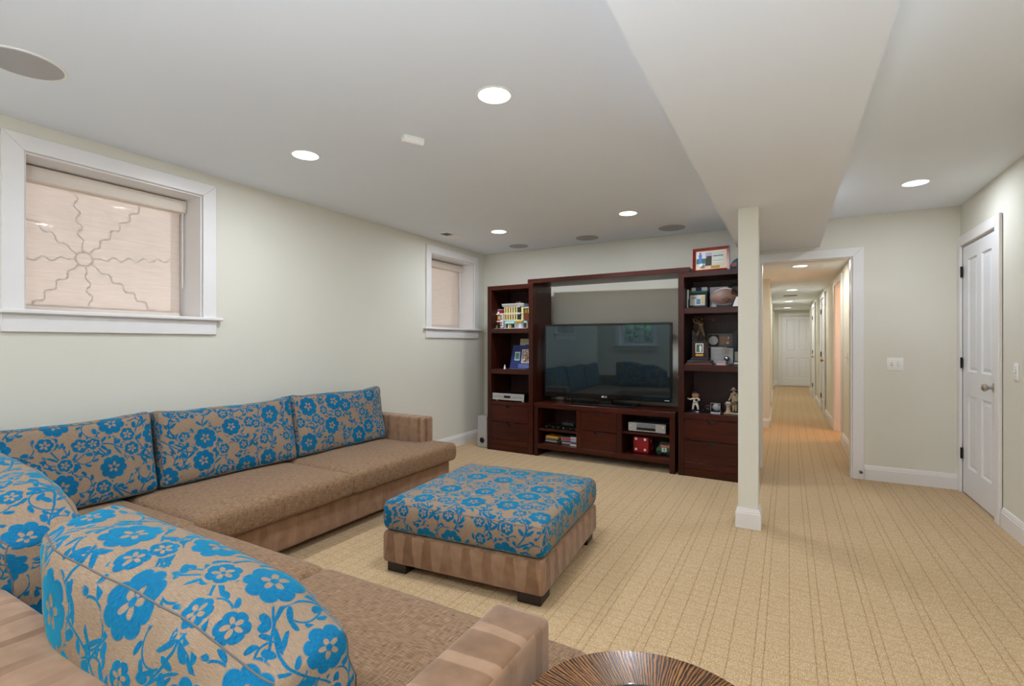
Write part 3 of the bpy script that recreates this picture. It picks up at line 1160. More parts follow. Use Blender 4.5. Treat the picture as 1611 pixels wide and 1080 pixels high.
ot = thing('wall_outlet', 'white outlet low on the right hall wall between the doors', 'outlet', mw=HM @ Matrix.Translation((HX, 11.75, 0.33)) @ Matrix.Rotation(-PI / 2, 4, 'Z'))
obj('plate', bxm(-0.036, 0.036, -0.006, 0, -0.057, 0.057, 0.003), M_PLASTIC_W, ot)
obj('socket', bxm(-0.016, 0.016, -0.008, -0.006, -0.04, 0.04, 0.001, 1), M_PLASTIC_W, ot)

# ------------------------------------------------------------------ soft boxes


def soft_map(lo, hi, r, deform=None):
    lo, hi = Vector(lo), Vector(hi)
    il, ih = lo + Vector((r, r, r)), hi - Vector((r, r, r))

    def f(p):
        q = Vector([min(max(p[i], il[i]), ih[i]) for i in range(3)])
        d = Vector(p) - q
        if d.length > 1e-9:
            q = q + d.normalized() * r
        return deform(q) if deform else q
    return f


def soft_box(lo, hi, r, cell, deform=None):
    """rounded box as one grid-skinned closed mesh with an unfolded metre UV"""
    f = soft_map(lo, hi, r, deform)
    br = []
    for i in range(3):
        a, b = lo[i], hi[i]
        ins = [0, r * 0.2, r * 0.5, r]
        m = b - a - 2 * r
        n = max(1, int(round(m / cell)))
        pts = [a + t for t in ins] + [a + r + m * k / n for k in range(1, n)] + [b - t for t in ins[::-1]]
        if m < 1e-6:
            pts = [a + t for t in ins] + [b - t for t in ins[::-1][1:]]
        br.append(pts)
    bm = nb()
    uv = uv_layer(bm)
    cache = {}

    def V(p):
        k = (round(p[0], 6), round(p[1], 6), round(p[2], 6))
        if k not in cache:
            cache[k] = bm.verts.new(f(p))
        return cache[k]
    for ax in range(3):
        o1, o2 = [i for i in range(3) if i != ax]
        for side in (0, 1):
            c = (lo, hi)[side][ax]
            for i in range(len(br[o1]) - 1):
                for j in range(len(br[o2]) - 1):
                    ps = []
                    for a, b in ((i, j), (i + 1, j), (i + 1, j + 1), (i, j + 1)):
                        p = [0, 0, 0]
                        p[ax], p[o1], p[o2] = c, br[o1][a], br[o2][b]
                        ps.append(p)
                    vs = [V(p) for p in ps]
                    if len(set(vs)) < 4:
                        continue
                    fc = bm.faces.new(vs)
                    for l, p in zip(fc.loops, ps):
                        x, y, z = p
                        dz = hi[2] - z
                        if ax == 2:
                            l[uv].uv = (x, y)
                        elif ax == 1:
                            l[uv].uv = (x, lo[1] - dz) if side == 0 else (x, hi[1] + dz)
                        else:
                            l[uv].uv = (lo[0] - dz, y) if side == 0 else (hi[0] + dz, y)
    return bm, f


def nz(p, s, seed=0.0):
    return noise.noise(Vector((p[0] * s + seed, p[1] * s + seed * 1.7, p[2] * s - seed)))


def box_uv_swapped(bm):
    uv = uv_layer(bm)
    bm.normal_update()
    for f in bm.faces:
        n = f.normal
        ax = max(range(3), key=lambda i: abs(n[i]))
        for l in f.loops:
            c = l.vert.co
            l[uv].uv = (c.y, c.z) if ax == 0 else (c.x, c.z) if ax == 1 else (c.y, c.x)


# ------------------------------------------------------------------ sectional sofa
M_LEGWOOD = pm('dark_leg_wood', (30, 20, 17), 0.4, var=0.1)
M_PIPE = pm('seam_thread', (96, 92, 90), 0.85)
sofa = thing('sectional_sofa', 'L-shaped brown suede sectional sofa with tan tweed seats in the corner', 'sofa', (0, 0, 0))


def soft(name, lo, hi, r, cell, mat, parent, deform=None, swap=False, unfold=False, off=None):
    bm, _ = soft_box(lo, hi, r, cell, deform)
    if not unfold:
        (box_uv_swapped if swap else box_uv)(bm)
    return obj(name, bm, mat, parent, 'all')


soft('base', (-3.46, 0.36, 0.05), (-2.535, 3.44, 0.245), 0.025, 0.15, M_SUEDE_PLAIN, sofa)
soft('base', (-2.535, 0.36, 0.05), (-0.52, 1.235, 0.245), 0.025, 0.15, M_SUEDE_PLAIN, sofa)
soft('backrest', (-3.47, 0.34, 0.20), (-3.31, 3.455, 0.60), 0.03, 0.12, M_SUEDE, sofa)
soft('backrest', (-3.32, 0.33, 0.20), (-0.49, 0.495, 0.60), 0.03, 0.12, M_SUEDE, sofa)
soft('arm', (-3.33, 3.315, 0.20), (-2.735, 3.465, 0.605), 0.022, 0.10, M_SUEDE, sofa)
soft('arm', (-0.640, 0.47, 0.20), (-0.490, 1.068, 0.605), 0.022, 0.10, M_SUEDE, sofa, swap=True)
for x, y in ((-3.40, 0.42), (-0.62, 0.42), (-0.64, 1.05), (-2.80, 1.05), (-3.40, 3.36), (-2.72, 3.36), (-2.80, 2.2)):
    obj('leg', bxm(x - 0.04, x + 0.04, y - 0.04, y + 0.04, 0.0, 0.06, 0.003, 1), M_LEGWOOD, sofa)


def crown(lo, hi, amt, z_mid, seed, tear=None):
    cx, cy = (lo[0] + hi[0]) / 2, (lo[1] + hi[1]) / 2
    hx, hy = (hi[0] - lo[0]) / 2, (hi[1] - lo[1]) / 2

    def d(q):
        q = q.copy()
        a, b = (q.x - cx) / hx, (q.y - cy) / hy
        k = max(0, 1 - a ** 4) * max(0, 1 - b ** 4)
        if q.z > z_mid:
            q.z += amt * k + 0.004 * nz(q, 5, seed)
        else:
            side = max(abs(a), abs(b))
        # sides bulge a little
        zz = (q.z - lo[2]) / (hi[2] - lo[2])
        bul = 0.008 * max(0, 1 - (2 * zz - 1) ** 2)
        q.x += bul * max(-1, min(1, a * 1.2)) * (1 if abs(a) > 0.8 else 0)
        q.y += bul * max(-1, min(1, b * 1.2)) * (1 if abs(b) > 0.8 else 0)
        if tear:
            q = tear(q)
        return q
    return d


def sstep(x, a, b):
    t = min(1, max(0, (x - a) / (b - a)))
    return t * t * (3 - 2 * t)


def seat(lo, hi, seed, tear=None):
    return soft('seat_cushion', lo, hi, 0.034, 0.045, M_TWEED, sofa, crown(lo, hi, 0.016, 0.33, seed, tear), unfold=True)


ZS0, ZS1 = 0.250, 0.398
seat((-3.32, 0.485, ZS0), (-2.462, 1.322, ZS1), 1.0)
seat((-3.32, 1.328, ZS0), (-2.475, 2.308, ZS1), 2.0)


def tear_far(q):        # T-shaped: steps back beside the arm
    k = sstep(q.x, -2.745, -2.715)
    y0 = 2.312
    q.y = y0 + (q.y - y0) * ((3.312 - y0) / (3.45 - y0) * (1 - k) + k)
    return q


seat((-3.32, 2.312, ZS0), (-2.475, 3.45, ZS1), 3.0, tear_far)
seat((-2.456, 0.485, ZS0), (-1.548, 1.305, ZS1), 4.0)


def tear_near(q):
    k = sstep(q.y, 1.072, 1.098)
    x0 = -1.544
    q.x = x0 + (q.x - x0) * ((-0.645 - x0) / (-0.475 - x0) * (1 - k) + k)
    return q


seat((-1.544, 0.485, ZS0), (-0.475, 1.308, ZS1), 5.0, tear_near)

# ------------------------------------------------------------------ back cushions


def back_cushion(label, L, H, T, mw, seed, bulge=0.35, sag=0.012, ears=0.025, slump=0.0, wr=0.006, dome=0.012, droop=0.0, skew=0.0):
    r = 0.034
    lo, hi = (-L / 2, -T / 2, 0.0), (L / 2, T / 2, H)

    def d(q):
        q = q.copy()
        a = q.x / (L / 2)
        b = 2 * q.z / H - 1
        ca, cb = max(0, 1 - abs(a) ** 2.4), max(0, 1 - abs(b) ** 2.2)
        q.y *= 0.80 + bulge * (ca ** 0.7) * (cb ** 0.6 + 0.25)
        # edges draw in between the corners, corners stay out as ears
        q.z += (-sag * ca if b > 0 else 0) * abs(b) + (ears * abs(a) ** 6 * b ** 3 if b > 0 else 0)
        q.x *= 1 - 0.018 * cb
        q.z += slump * a * max(0, b)
        k = sstep(-a, 0.45, 1.0) * max(0, b)
        q.z -= droop * k
        q.x -= skew * sstep(a, 0.5, 1.0) * (0.5 + q.y / T)
        q.x += droop * 0.7 * k
        n = nz(q, 4.0, seed) * 1.6 + nz((q.x * 1.4, q.y, q.z * 3.0), 7.0, seed + 3) * 0.8
        q.y += wr * 1.2 * n
        q.z += wr * n * max(0, b)
        if b > 0:
            q.z += dome * (1 - min(1, (2 * q.y / T) ** 2)) * b * ca
        q.z = max(q.z, 0.0)
        return q
    c = thing('back_cushion', label, 'cushion', mw=mw, group='floral back cushions on the sectional sofa')
    bm, f = soft_box(lo, hi, r, 0.028, d)
    obj('cover', bm, M_FLORAL, c, 'all')
    for side in (-1, 1):
        y = side * (T / 2)
        pts = []
        n = 40
        for i in range(n):
            pts.append((-L / 2 + L * i / n, y, H))
        for i in range(n // 2):
            pts.append((L / 2, y, H - H * i / (n // 2)))
        for i in range(n):
            pts.append((L / 2 - L * i / n, y, 0))
        for i in range(n // 2):
            pts.append((-L / 2, y, H * i / (n // 2)))
        bm = nb()
        tube(bm, [f(p) for p in pts], 0.0022, 5, closed=True)
        obj('seam', bm, M_PIPE, c, True)
    return c


def place(x, y, z, rz, lean, roll=0.0):
    return Matrix.Translation((x, y, z)) @ Matrix.Rotation(rz, 4, 'Z') @ Matrix.Rotation(roll, 4, 'Y') @ Matrix.Rotation(-lean, 4, 'X')


ZB = 0.405
back_cushion('blue floral back cushion against the wall beside the far sofa arm', 0.91, 0.445, 0.20, place(-3.17, 2.82, ZB, PI / 2, 0.20), 11.0, bulge=0.28)
back_cushion('middle blue floral back cushion of the three along the wall', 0.90, 0.435, 0.20, place(-3.165, 1.912, ZB, PI / 2, 0.20, 0.01), 23.0, bulge=0.30)
back_cushion('blue floral back cushion along the wall in the sofa corner', 0.93, 0.435, 0.20, place(-3.165, 0.993, ZB, PI / 2, 0.20), 37.0, bulge=0.30)
back_cushion('large blue floral back cushion in the sofa corner, cut off at the left edge', 0.98, 0.425, 0.22, place(-2.28, 0.60, ZB, PI + 0.02, 0.12), 51.0, bulge=0.42, sag=-0.01, ears=-0.02, wr=0.010, droop=0.03, slump=0.06)
back_cushion('large blue floral back cushion nearest the camera beside the near arm', 0.87, 0.358, 0.22, place(-1.165, 0.600, ZB, PI + 0.07, 0.03), 68.0, bulge=0.48, sag=-0.006, ears=0.012, wr=0.010, dome=0.02, slump=0.05, droop=0.05, skew=0.07)

# ------------------------------------------------------------------ ottoman
ott = thing('ottoman', 'square floral topped ottoman with banded brown suede base', 'ottoman', (-1.505, 2.515, 0), math.radians(4.4))
h = 0.475
soft('base', (-h, -h, 0.052), (h, h, 0.225), 0.028, 0.08, M_SUEDE, ott)
lo, hi = (-h + 0.004, -h + 0.004, 0.222), (h - 0.004, h - 0.004, 0.392)
bm, f = soft_box(lo, hi, 0.042, 0.04, crown(lo, hi, 0.018, 0.30, 9.0))
obj('top_cushion', bm, M_FLORAL, ott, 'all')
for side in (0.235, 0.385):
    pts = []
    for (ax, ay), (bx_, by_) in (((-1, -1), (1, -1)), ((1, -1), (1, 1)), ((1, 1), (-1, 1)), ((-1, 1), (-1, -1))):
        for i in range(24):
            t = i / 24
            pts.append(f(((ax + (bx_ - ax) * t) * (h - 0.004), (ay + (by_ - ay) * t) * (h - 0.004), side)))
    bm = nb()
    tube(bm, pts, 0.002, 5, closed=True)
    obj('seam', bm, M_PIPE, ott, True)
for sx in (-1, 1):
    for sy in (-1, 1):
        x, y = sx * (h - 0.085), sy * (h - 0.085)
        obj('leg', bxm(x - 0.062, x + 0.062, y - 0.062, y + 0.062, 0, 0.056, 0.005, 2), M_LEGWOOD, ott)

# ------------------------------------------------------------------ round drum table
tb = thing('side_table', 'round drum table with radial zebra-striped veneer top by the sofa arm', 'table', (-0.212, 0.884, 0))
R = 0.249


def radial_ring(r0, r1, z, zz, seg=96):
    bm = nb()
    uv = uv_layer(bm)
    prof = [(r0, zz), (r0, z - 0.0015), (r0 + 0.0015, z), (r0 + (r1 - r0) * 0.5, z), (r1 - 0.003, z), (r1, z - 0.003), (r1, zz)]
    rs = [[bm.verts.new((max(r, 1e-4) * math.cos(2 * PI * i / seg), max(r, 1e-4) * math.sin(2 * PI * i / seg), hh)) for i in range(seg)] for r, hh in prof]
    for a in range(len(prof)):
        b = (a + 1) % len(prof)
        for i in range(seg):
            j = (i + 1) % seg
            fc = bm.faces.new((rs[a][i], rs[a][j], rs[b][j], rs[b][i]))
            for l, (k, q) in zip(fc.loops, ((a, i), (a, i + 1), (b, i + 1), (b, i))):
                l[uv].uv = (q / seg * 2 * PI * 0.3, prof[k][0])
    return bm


obj('top_ring', radial_ring(0.139, R, 0.55, 0.515), M_ZEBRA, tb, True)
obj('centre_disc', radial_ring(0.0, 0.136, 0.549, 0.515), M_ZEBRA, tb, True)
obj('inlay_band', lathem([(0.1355, 0.516), (0.1355, 0.5485), (0.1395, 0.5485), (0.1395, 0.516)], 96), pm('dark_inlay', (36, 20, 12), 0.3), tb, True)
bm = nb()
uv = uv_layer(bm)
prof = [(0.20, 0.0), (0.205, 0.02), (0.165, 0.18), (0.160, 0.30), (0.19, 0.44), (0.240, 0.515)]
seg = 64
rs = [[bm.verts.new((r * math.cos(2 * PI * i / seg), r * math.sin(2 * PI * i / seg), hh)) for i in range(seg)] for r, hh in prof]
for a in range(len(prof) - 1):
    for i in range(seg):
        j = (i + 1) % seg
        fc = bm.faces.new((rs[a][i], rs[a][j], rs[a + 1][j], rs[a + 1][i]))
        for l, (k, q) in zip(fc.loops, ((a, i), (a, i + 1), (a + 1, i + 1), (a + 1, i))):
            l[uv].uv = (q / seg * 1.9, prof[k][1])
bm.faces.new(rs[0])
bm.faces.new(rs[-1])
obj('drum', bm, M_ZEBRA, tb, True)

# ------------------------------------------------------------------ television cabinet group
UA = -0.036
UM = Matrix.Translation((-3.089, 4.925, 0)) @ Matrix.Rotation(UA, 4, 'Z')


def at(s, d, z, rz=0.0):
    return UM @ Matrix.Translation((s, d, z)) @ Matrix.Rotation(rz, 4, 'Z')


UD = 0.455


def drawer(parent, x0, x1, z0, z1):
    """flat front with a half-moon finger notch in the top edge"""
    g = 0.003
    cx, r = (x0 + x1) / 2, 0.048
    poly = [(x0 + g, z0 + g), (x1 - g, z0 + g), (x1 - g, z1 - g), (cx + r, z1 - g)]
    poly += [(cx + r * math.cos(a), z1 - g - r * 0.80 * math.sin(a)) for a in [PI * i / 12 for i in range(1, 12)]]
    poly += [(cx - r, z1 - g), (x0 + g, z1 - g)]
    dr = obj('drawer', prismm(poly, 1, 0.004, 0.024), M_WOODH, parent)
    hp = [(cx + (r + 0.004) * math.cos(a), z1 - g - (r + 0.004) * 0.80 * math.sin(a)) for a in [PI * i / 14 for i in range(15)]]
    obj('finger_recess', prismm(hp, 1, 0.0245, 0.032), M_WOODD, dr)
    return dr


def tower(name, label, s0, shelves, drawers, top_under, W=0.609, H=1.915):
    t = thing(name, label, 'cabinet', mw=at(s0, 0, 0))
    p = 0.053
    obj('side_panel', bxm(0, p, 0, UD, 0, top_under + 0.001, 0.002, 1), M_WOODV, t)
    obj('side_panel', bxm(W - p, W, 0, UD, 0, top_under + 0.001, 0.002, 1), M_WOODV, t)
    obj('top_panel', bxm(0, W, 0, UD, top_under + 0.001, H, 0.002, 1), M_WOODH, t)
    obj('back_panel', bxm(p, W - p, UD - 0.012, UD - 0.002, 0.14, top_under), M_WOODD, t)
    for a, b in shelves:
        obj('shelf', bxm(p, W - p, 0.003, UD - 0.012, a, b, 0.0015, 1), M_WOODH, t)
    for a, b in drawers:
        drawer(t, p, W - p, a, b)
    obj('plinth', bxm(p, W - p, 0.006, 0.03, 0.0, 0.075), M_WOODH, t)
    obj('rail', bxm(p, W - p, 0.003, 0.03, 0.077, 0.134, 0.001, 1), M_WOODH, t)
    return t


tower('bookcase', 'tall narrow mahogany bookcase left of the television', 0.0, [(1.364, 1.415), (0.893, 0.945), (0.535, 0.577)], [(0.339, 0.535), (0.136, 0.339)], 1.864)
tower('bookcase', 'tall mahogany bookcase right of the television, behind the column', 2.181, [(1.525, 1.580), (0.987, 1.045), (0.540, 0.593)], [(0.340, 0.540), (0.136, 0.340)], 1.867)
br = thing('cabinet_bridge', 'mahogany board bridging the two bookcases above the television', 'shelf', mw=at(0, 0, 0))
obj('board', bxm(0.542, 2.282, 0.002, UD - 0.02, 1.9155, 1.963, 0.002, 1), M_WOODH, br)

con = thing('tv_console', 'low mahogany television console with open bays and centre drawers', 'console', mw=at(0.626, -0.004, 0))
CW = 1.525
obj('top_panel', bxm(0, CW, 0, UD, 0.536, 0.587, 0.002, 1), M_WOODH, con)
obj('side_panel', bxm(0, 0.045, 0.002, UD, 0, 0.536, 0.002, 1), M_WOODV, con)
obj('side_panel', bxm(CW - 0.05, CW, 0.002, UD, 0, 0.536, 0.002, 1), M_WOODV, con)
obj('bottom_panel', bxm(0.045, CW - 0.05, 0.004, UD, 0.086, 0.137, 0.0015, 1), M_WOODH, con)
obj('divider', bxm(0.508, 0.562, 0.003, UD, 0.137, 0.536, 0.0015, 1), M_WOODV, con)
obj('divider', bxm(0.951, 1.003, 0.003, UD, 0.137, 0.536, 0.0015, 1), M_WOODV, con)
obj('shelf', bxm(0.045, 0.508, 0.03, UD - 0.02, 0.282, 0.302, 0.001, 1), M_WOODH, con)
obj('shelf', bxm(1.003, CW - 0.05, 0.03, UD - 0.02, 0.338, 0.360, 0.001, 1), M_WOODH, con)
obj('back_panel', bxm(0.045, CW - 0.05, UD - 0.012, UD - 0.002, 0.137, 0.536), M_WOODD, con)
drawer(con, 0.562, 0.951, 0.333, 0.536)
drawer(con, 0.562, 0.951, 0.137, 0.333)

# television
M_GLOSSB = pm('piano_black', (10, 10, 11), 0.12, var=0.02)


def screen_mat():
    m = bpy.data.materials.new('plasma_glass')
    t = NT(m)
    n = t.noise(t.obj(), 2.0, 1)
    t.put(t.p.inputs['Base Color'], t.mix(n, lin((20, 28, 31)), lin((24, 32, 35))))
    t.set(Roughness=0.03, IOR=1.85, Specular_IOR_Level=0.5)
    t.p.inputs['Specular Tint'].default_value = lin((216, 240, 250))
    return m


M_SCREEN = screen_mat()
tvp = UM @ Vector((1.371, 0.205, 0.587))
tv = thing('television', 'large flat black television standing on the console', 'television', tvp, 0.022)
tw, z0, z1 = 0.700, 0.063, 0.872
obj('housing', bxm(-tw + 0.004, tw - 0.004, 0.006, 0.055, z0 + 0.004, z1 - 0.004, 0.006, 2), M_GLOSSB, tv)
obj('bezel', bxm(-tw, tw, -0.006, 0.012, z1 - 0.022, z1, 0.003, 1), M_GLOSSB, tv)
obj('bezel', bxm(-tw, tw, -0.006, 0.012, z0, z0 + 0.048, 0.003, 1), M_GLOSSB, tv)
obj('bezel', bxm(-tw, -tw + 0.018, -0.006, 0.012, z0 + 0.048, z1 - 0.022, 0.003, 1), M_GLOSSB, tv)
obj('bezel', bxm(tw - 0.026, tw, -0.006, 0.012, z0 + 0.048, z1 - 0.022, 0.003, 1), M_GLOSSB, tv)
obj('screen', bxm(-tw + 0.016, tw - 0.024, -0.002, 0.010, z0 + 0.046, z1 - 0.020), M_SCREEN, tv)
obj('neck', bxm(-0.075, 0.075, 0.02, 0.06, 0.016, z0 + 0.01, 0.004, 1), M_GLOSSB, tv)
obj('stand', bxm(-0.345, 0.345, -0.11, 0.17, 0.0, 0.016, 0.006, 2), M_GLOSSB, tv)


def text(body, size, mat, parent, loc, rot=(PI / 2, 0, 0), name='lettering', ext=0.0004):
    cu = bpy.data.curves.new(name, 'FONT')
    cu.body = body
    cu.size = size
    cu.extrude = ext
    cu.align_x = 'CENTER'
    cu.align_y = 'CENTER'
    cu.resolution_u = 3
    cu.materials.append(mat)
    tmp = bpy.data.objects.new('tmp', cu)
    COL.objects.link(tmp)
    dg = bpy.context.evaluated_depsgraph_get()
    me = bpy.data.meshes.new_from_object(tmp.evaluated_get(dg))
    bpy.data.objects.remove(tmp)
    me.name = name
    if not me.materials:
        me.materials.append(mat)
    o = bpy.data.objects.new(name, me)
    COL.objects.link(o)
    o.parent = parent
    o.location = loc
    o.rotation_euler = rot
    return o


M_SILVERPRINT = pm('silver_print', (205, 205, 208), 0.4)
text('LG', 0.026, M_SILVERPRINT, tv, (0.012, -0.0066, z0 + 0.025))
obj('logo', lathem([(0, 0), (0.011, 0), (0.011, 0.0008), (0, 0.0008)], 20, (-0.020, -0.006, z0 + 0.025), 'Y'), M_SILVERPRINT, tv)
obj('badge', bxm(tw - 0.075, tw - 0.03, -0.0068, -0.005, z0 + 0.014, z0 + 0.022), M_SILVERPRINT, tv)
obj('power_light', bxm(-tw + 0.115, -tw + 0.122, -0.0068, -0.005, z0 + 0.018, z0 + 0.024), pm('red_indicator', (170, 30, 24), 0.4), tv)
cb = thing('cable', 'thin black cables dropping behind the television to the console top', 'cable', mw=at(0.93, 0.33, 0.588))
for k in range(4):
    bm = nb()
    tube(bm, [(0.02 * k - 0.06 + 0.05 * math.sin(i * 0.5 + k) * (i / 10), 0.02 * math.cos(i + k), 0.004 + 0.0098 * i * (1 + 0.1 * k)) for i in range(11)], 0.0028, 6)
    obj('lead', bm, pm('cable_black', (14, 14, 15), 0.5), cb, True)

# small silver floor speaker
M_SILVER = pm('silver_casework', (176, 174, 172), 0.4, 0.25, var=0.03)
sb = thing('subwoofer', 'slim silver subwoofer with round port on the floor by the corner', 'speaker', mw=at(-0.178, 0.05, 0))
obj('cabinet', bxm(0, 0.138, 0, 0.40, 0.003, 0.372, 0.004, 2), M_SILVER, sb)
bm = nb()
prof = [(0.031, 0.0), (0.036, 0.004), (0.040, 0.0)]
lathe(bm, [(0.030, -0.002), (0.036, 0.004), (0.041, -0.002)], 28, (0.066, 0, 0.085), 'Y')
obj('port_ring', bm, M_NICKEL, sb, True)
obj('port', lathem([(0, 0.0), (0.031, 0.0), (0.031, 0.003), (0, 0.003)], 28, (0.066, 0, 0.085), 'Y'), M_DARKHOLE, sb)
for x in (0.02, 0.118):
    for y in (0.03, 0.37):
        obj('foot', lathem([(0, 0), (0.012, 0), (0.012, 0.006), (0, 0.006)], 12, (x, y, 0)), M_DARKHOLE, sb)

# ------------------------------------------------------------------ things on the shelves


def plain(name, color, rough=0.5, **k):
    return pm(name, color, rough, **k)


M_PAPER = plain('white_card', (226, 226, 228), 0.7)
M_CREAM = plain('cream_mat', (224, 206, 176), 0.7)
M_BLACKP = plain('black_plastic', (16, 16, 17), 0.4)
M_BLACKF = plain('black_frame', (26, 27, 30), 0.4)
M_GOLD = plain('gold_plate', (196, 160, 70), 0.35, metal=0.6)
M_BLUE = plain('navy_board', (24, 40, 104), 0.6)
M_RED = plain('red_plastic', (150, 14, 24), 0.35)
M_TEAL = plain('teal_cloth', (28, 84, 98), 0.85)
M_GREEN = plain('green_plastic', (52, 104, 56), 0.5)
M_TAN = plain('tan_brick', (226, 204, 140), 0.45)
M_GREY = plain('grey_brick', (160, 162, 162), 0.45)
M_LGREY = plain('pale_grey_brick', (206, 206, 204), 0.45)
M_YEL = plain('yellow_brick', (226, 176, 26), 0.4)
M_DGREEN = plain('dark_green_brick', (16, 40, 30), 0.4)
M_OLIVE = plain('window_olive', (92, 76, 30), 0.4)
M_WHITE = plain('white_brick', (236, 236, 232), 0.4)
M_BRICKRED = plain('dark_red_brick', (140, 32, 34), 0.45)
M_ORANGE = plain('orange_brick', (188, 104, 40), 0.45)
M_AQUA = plain('pale_aqua_brick', (150, 196, 190), 0.45)


def patch(parent, name, mat, x0, x1, z0, z1, y=-0.001, t=0.001):
    return obj(name, bxm(x0, x1, y, y + t, z0, z1), mat, parent)


# toy brick buildings, left bookcase, top open shelf
zt = 1.4155
bg = thing('toy_building', 'cream toy brick corner building with a grey cornice on the shelf', 'toy', mw=at(0.165, 0.07, zt))
obj('base_plate', bxm(-0.002, 0.345, -0.03, 0.26, 0, 0.006), M_LGREY, bg)
obj('shop_floor', bxm(0.005, 0.265, 0.03, 0.25, 0.006, 0.094), M_GREY, bg)
obj('upper_storey', bxm(0.005, 0.265, 0.03, 0.25, 0.094, 0.180), M_TAN, bg)
obj('top_storey', bxm(0.005, 0.265, 0.03, 0.25, 0.180, 0.262), M_TAN, bg)
for z in (0.092, 0.172):
    obj('string_course', bxm(0.001, 0.269, 0.024, 0.252, z, z + 0.012), M_LGREY, bg)
obj('cornice', prismm([(0.022, 0.258), (0.006, 0.286), (0.006, 0.292), (0.254, 0.292), (0.254, 0.258)], 0, -0.014, 0.285), M_LGREY, bg)
for row in (0.108, 0.190):
    for k in range(5):
        x = 0.022 + k * 0.034
        obj('window', bxm(x, x + 0.015, 0.026, 0.034, row, row + 0.058), M_OLIVE, bg)
        obj('pilaster', bxm(x + 0.016, x + 0.032, 0.0235, 0.031, row - 0.004, row + 0.064), M_TAN, bg)
    obj('bay_window', bxm(0.192, 0.238, 0.012, 0.034, row - 0.006, row + 0.064, 0.004, 1), M_DGREEN, bg)
    obj('bay_sill', bxm(0.188, 0.242, 0.008, 0.034, row - 0.012, row - 0.005), M_WHITE, bg)
    obj('bay_lintel', bxm(0.200, 0.230, 0.006, 0.030, row + 0.058, row + 0.070), M_LGREY, bg)
obj('shop_sign', bxm(0.170, 0.258, 0.008, 0.034, 0.076, 0.096, 0.002, 1), M_YEL, bg)
obj('shop_door', bxm(0.206, 0.244, 0.022, 0.032, 0.008, 0.066), M_LGREY, bg)
obj('awning', prismm([(0.0, 0.062), (0.03, 0.090), (0.03, 0.062)], 0, 0.030, 0.150), M_AQUA, bg)
for k in range(3):
    obj('display_window', bxm(0.036 + k * 0.040, 0.066 + k * 0.040, 0.025, 0.031, 0.012, 0.056), M_DGREEN, bg)
obj('roof_tank', lathem([(0, 0.29), (0.016, 0.29), (0.016, 0.316), (0, 0.322)], 14, (0.15, 0.09, 0)), M_ORANGE, bg, True)
obj('roof_hatch', bxm(0.172, 0.196, 0.08, 0.12, 0.290, 0.318, 0.003, 1), M_GREY, bg)
obj('side_wing', bxm(0.268, 0.335, 0.045, 0.25, 0.006, 0.232), plain('brown_brick', (94, 62, 32), 0.5), bg)
for k in range(4):
    obj('wing_window', bxm(0.274 + k * 0.015, 0.284 + k * 0.015, 0.041, 0.047, 0.180, 0.224), M_YEL if k % 2 else M_OLIVE, bg)
obj('wing_banner', bxm(0.274, 0.320, 0.039, 0.047, 0.126, 0.150), M_RED, bg)
obj('wing_awning', bxm(0.274, 0.326, 0.022, 0.047, 0.066, 0.088), M_AQUA, bg)
obj('wing_cornice', bxm(0.262, 0.342, 0.03, 0.254, 0.232, 0.252), M_GREY, bg)
obj('lamp_post', lathem([(0, 0.006), (0.006, 0.006), (0.004, 0.012), (0.004, 0.075), (0.007, 0.082), (0, 0.088)], 10, (0.332, 0.0, 0)), M_WHITE, bg, True)
for x, m in ((0.088, M_WHITE), (0.112, M_YEL)):
    obj('street_figure', lathem([(0, 0.006), (0.009, 0.006), (0.007, 0.022), (0.010, 0.034), (0.004, 0.038), (0.007, 0.046), (0, 0.054)], 10, (x, -0.005, 0)), m, bg, True)

rb = thing('toy_building', 'small red and white toy brick house beside the cream building', 'toy', mw=at(0.058, 0.09, zt))
obj('base_plate', bxm(-0.002, 0.102, -0.03, 0.24, 0, 0.006), M_GREY, rb)
obj('lower_wall', bxm(0.002, 0.100, 0.03, 0.23, 0.006, 0.090), M_BRICKRED, rb)
obj('upper_wall', bxm(0.002, 0.100, 0.03, 0.23, 0.090, 0.178), M_ORANGE, rb)
obj('roof', prismm([(0.026, 0.178), (0.042, 0.228), (0.226, 0.228), (0.236, 0.178)], 0, 0.0, 0.102), M_BRICKRED, rb)
obj('eaves', bxm(-0.003, 0.104, 0.018, 0.236, 0.172, 0.184), M_WHITE, rb)
obj('roof_edge', bxm(0.004, 0.098, 0.036, 0.226, 0.226, 0.234), M_AQUA, rb)
obj('string_course', bxm(-0.001, 0.060, 0.02, 0.034, 0.086, 0.096), M_WHITE, rb)
obj('bay', bxm(0.056, 0.092, 0.010, 0.034, 0.016, 0.166, 0.004, 1), M_WHITE, rb)
for z in (0.030, 0.062, 0.108, 0.138):
    for x in (0.062, 0.077):
        obj('pane', bxm(x, x + 0.009, 0.008, 0.012, z, z + 0.024), M_DGREEN, rb)
obj('door', bxm(0.014, 0.036, 0.024, 0.032, 0.006, 0.070), M_DGREEN, rb)
obj('upper_window', bxm(0.020, 0.042, 0.024, 0.032, 0.112, 0.156), M_TAN, rb)
obj('tree', lathem([(0, 0.006), (0.012, 0.010), (0.010, 0.026), (0, 0.046)], 10, (0.016, -0.006, 0)), M_GREEN, rb, True)
for k in range(3):
    obj('dormer', bxm(0.010 + k * 0.031, 0.030 + k * 0.031, 0.018, 0.06, 0.184, 0.206, 0.002, 1), M_WHITE if k == 0 else M_RED, rb)

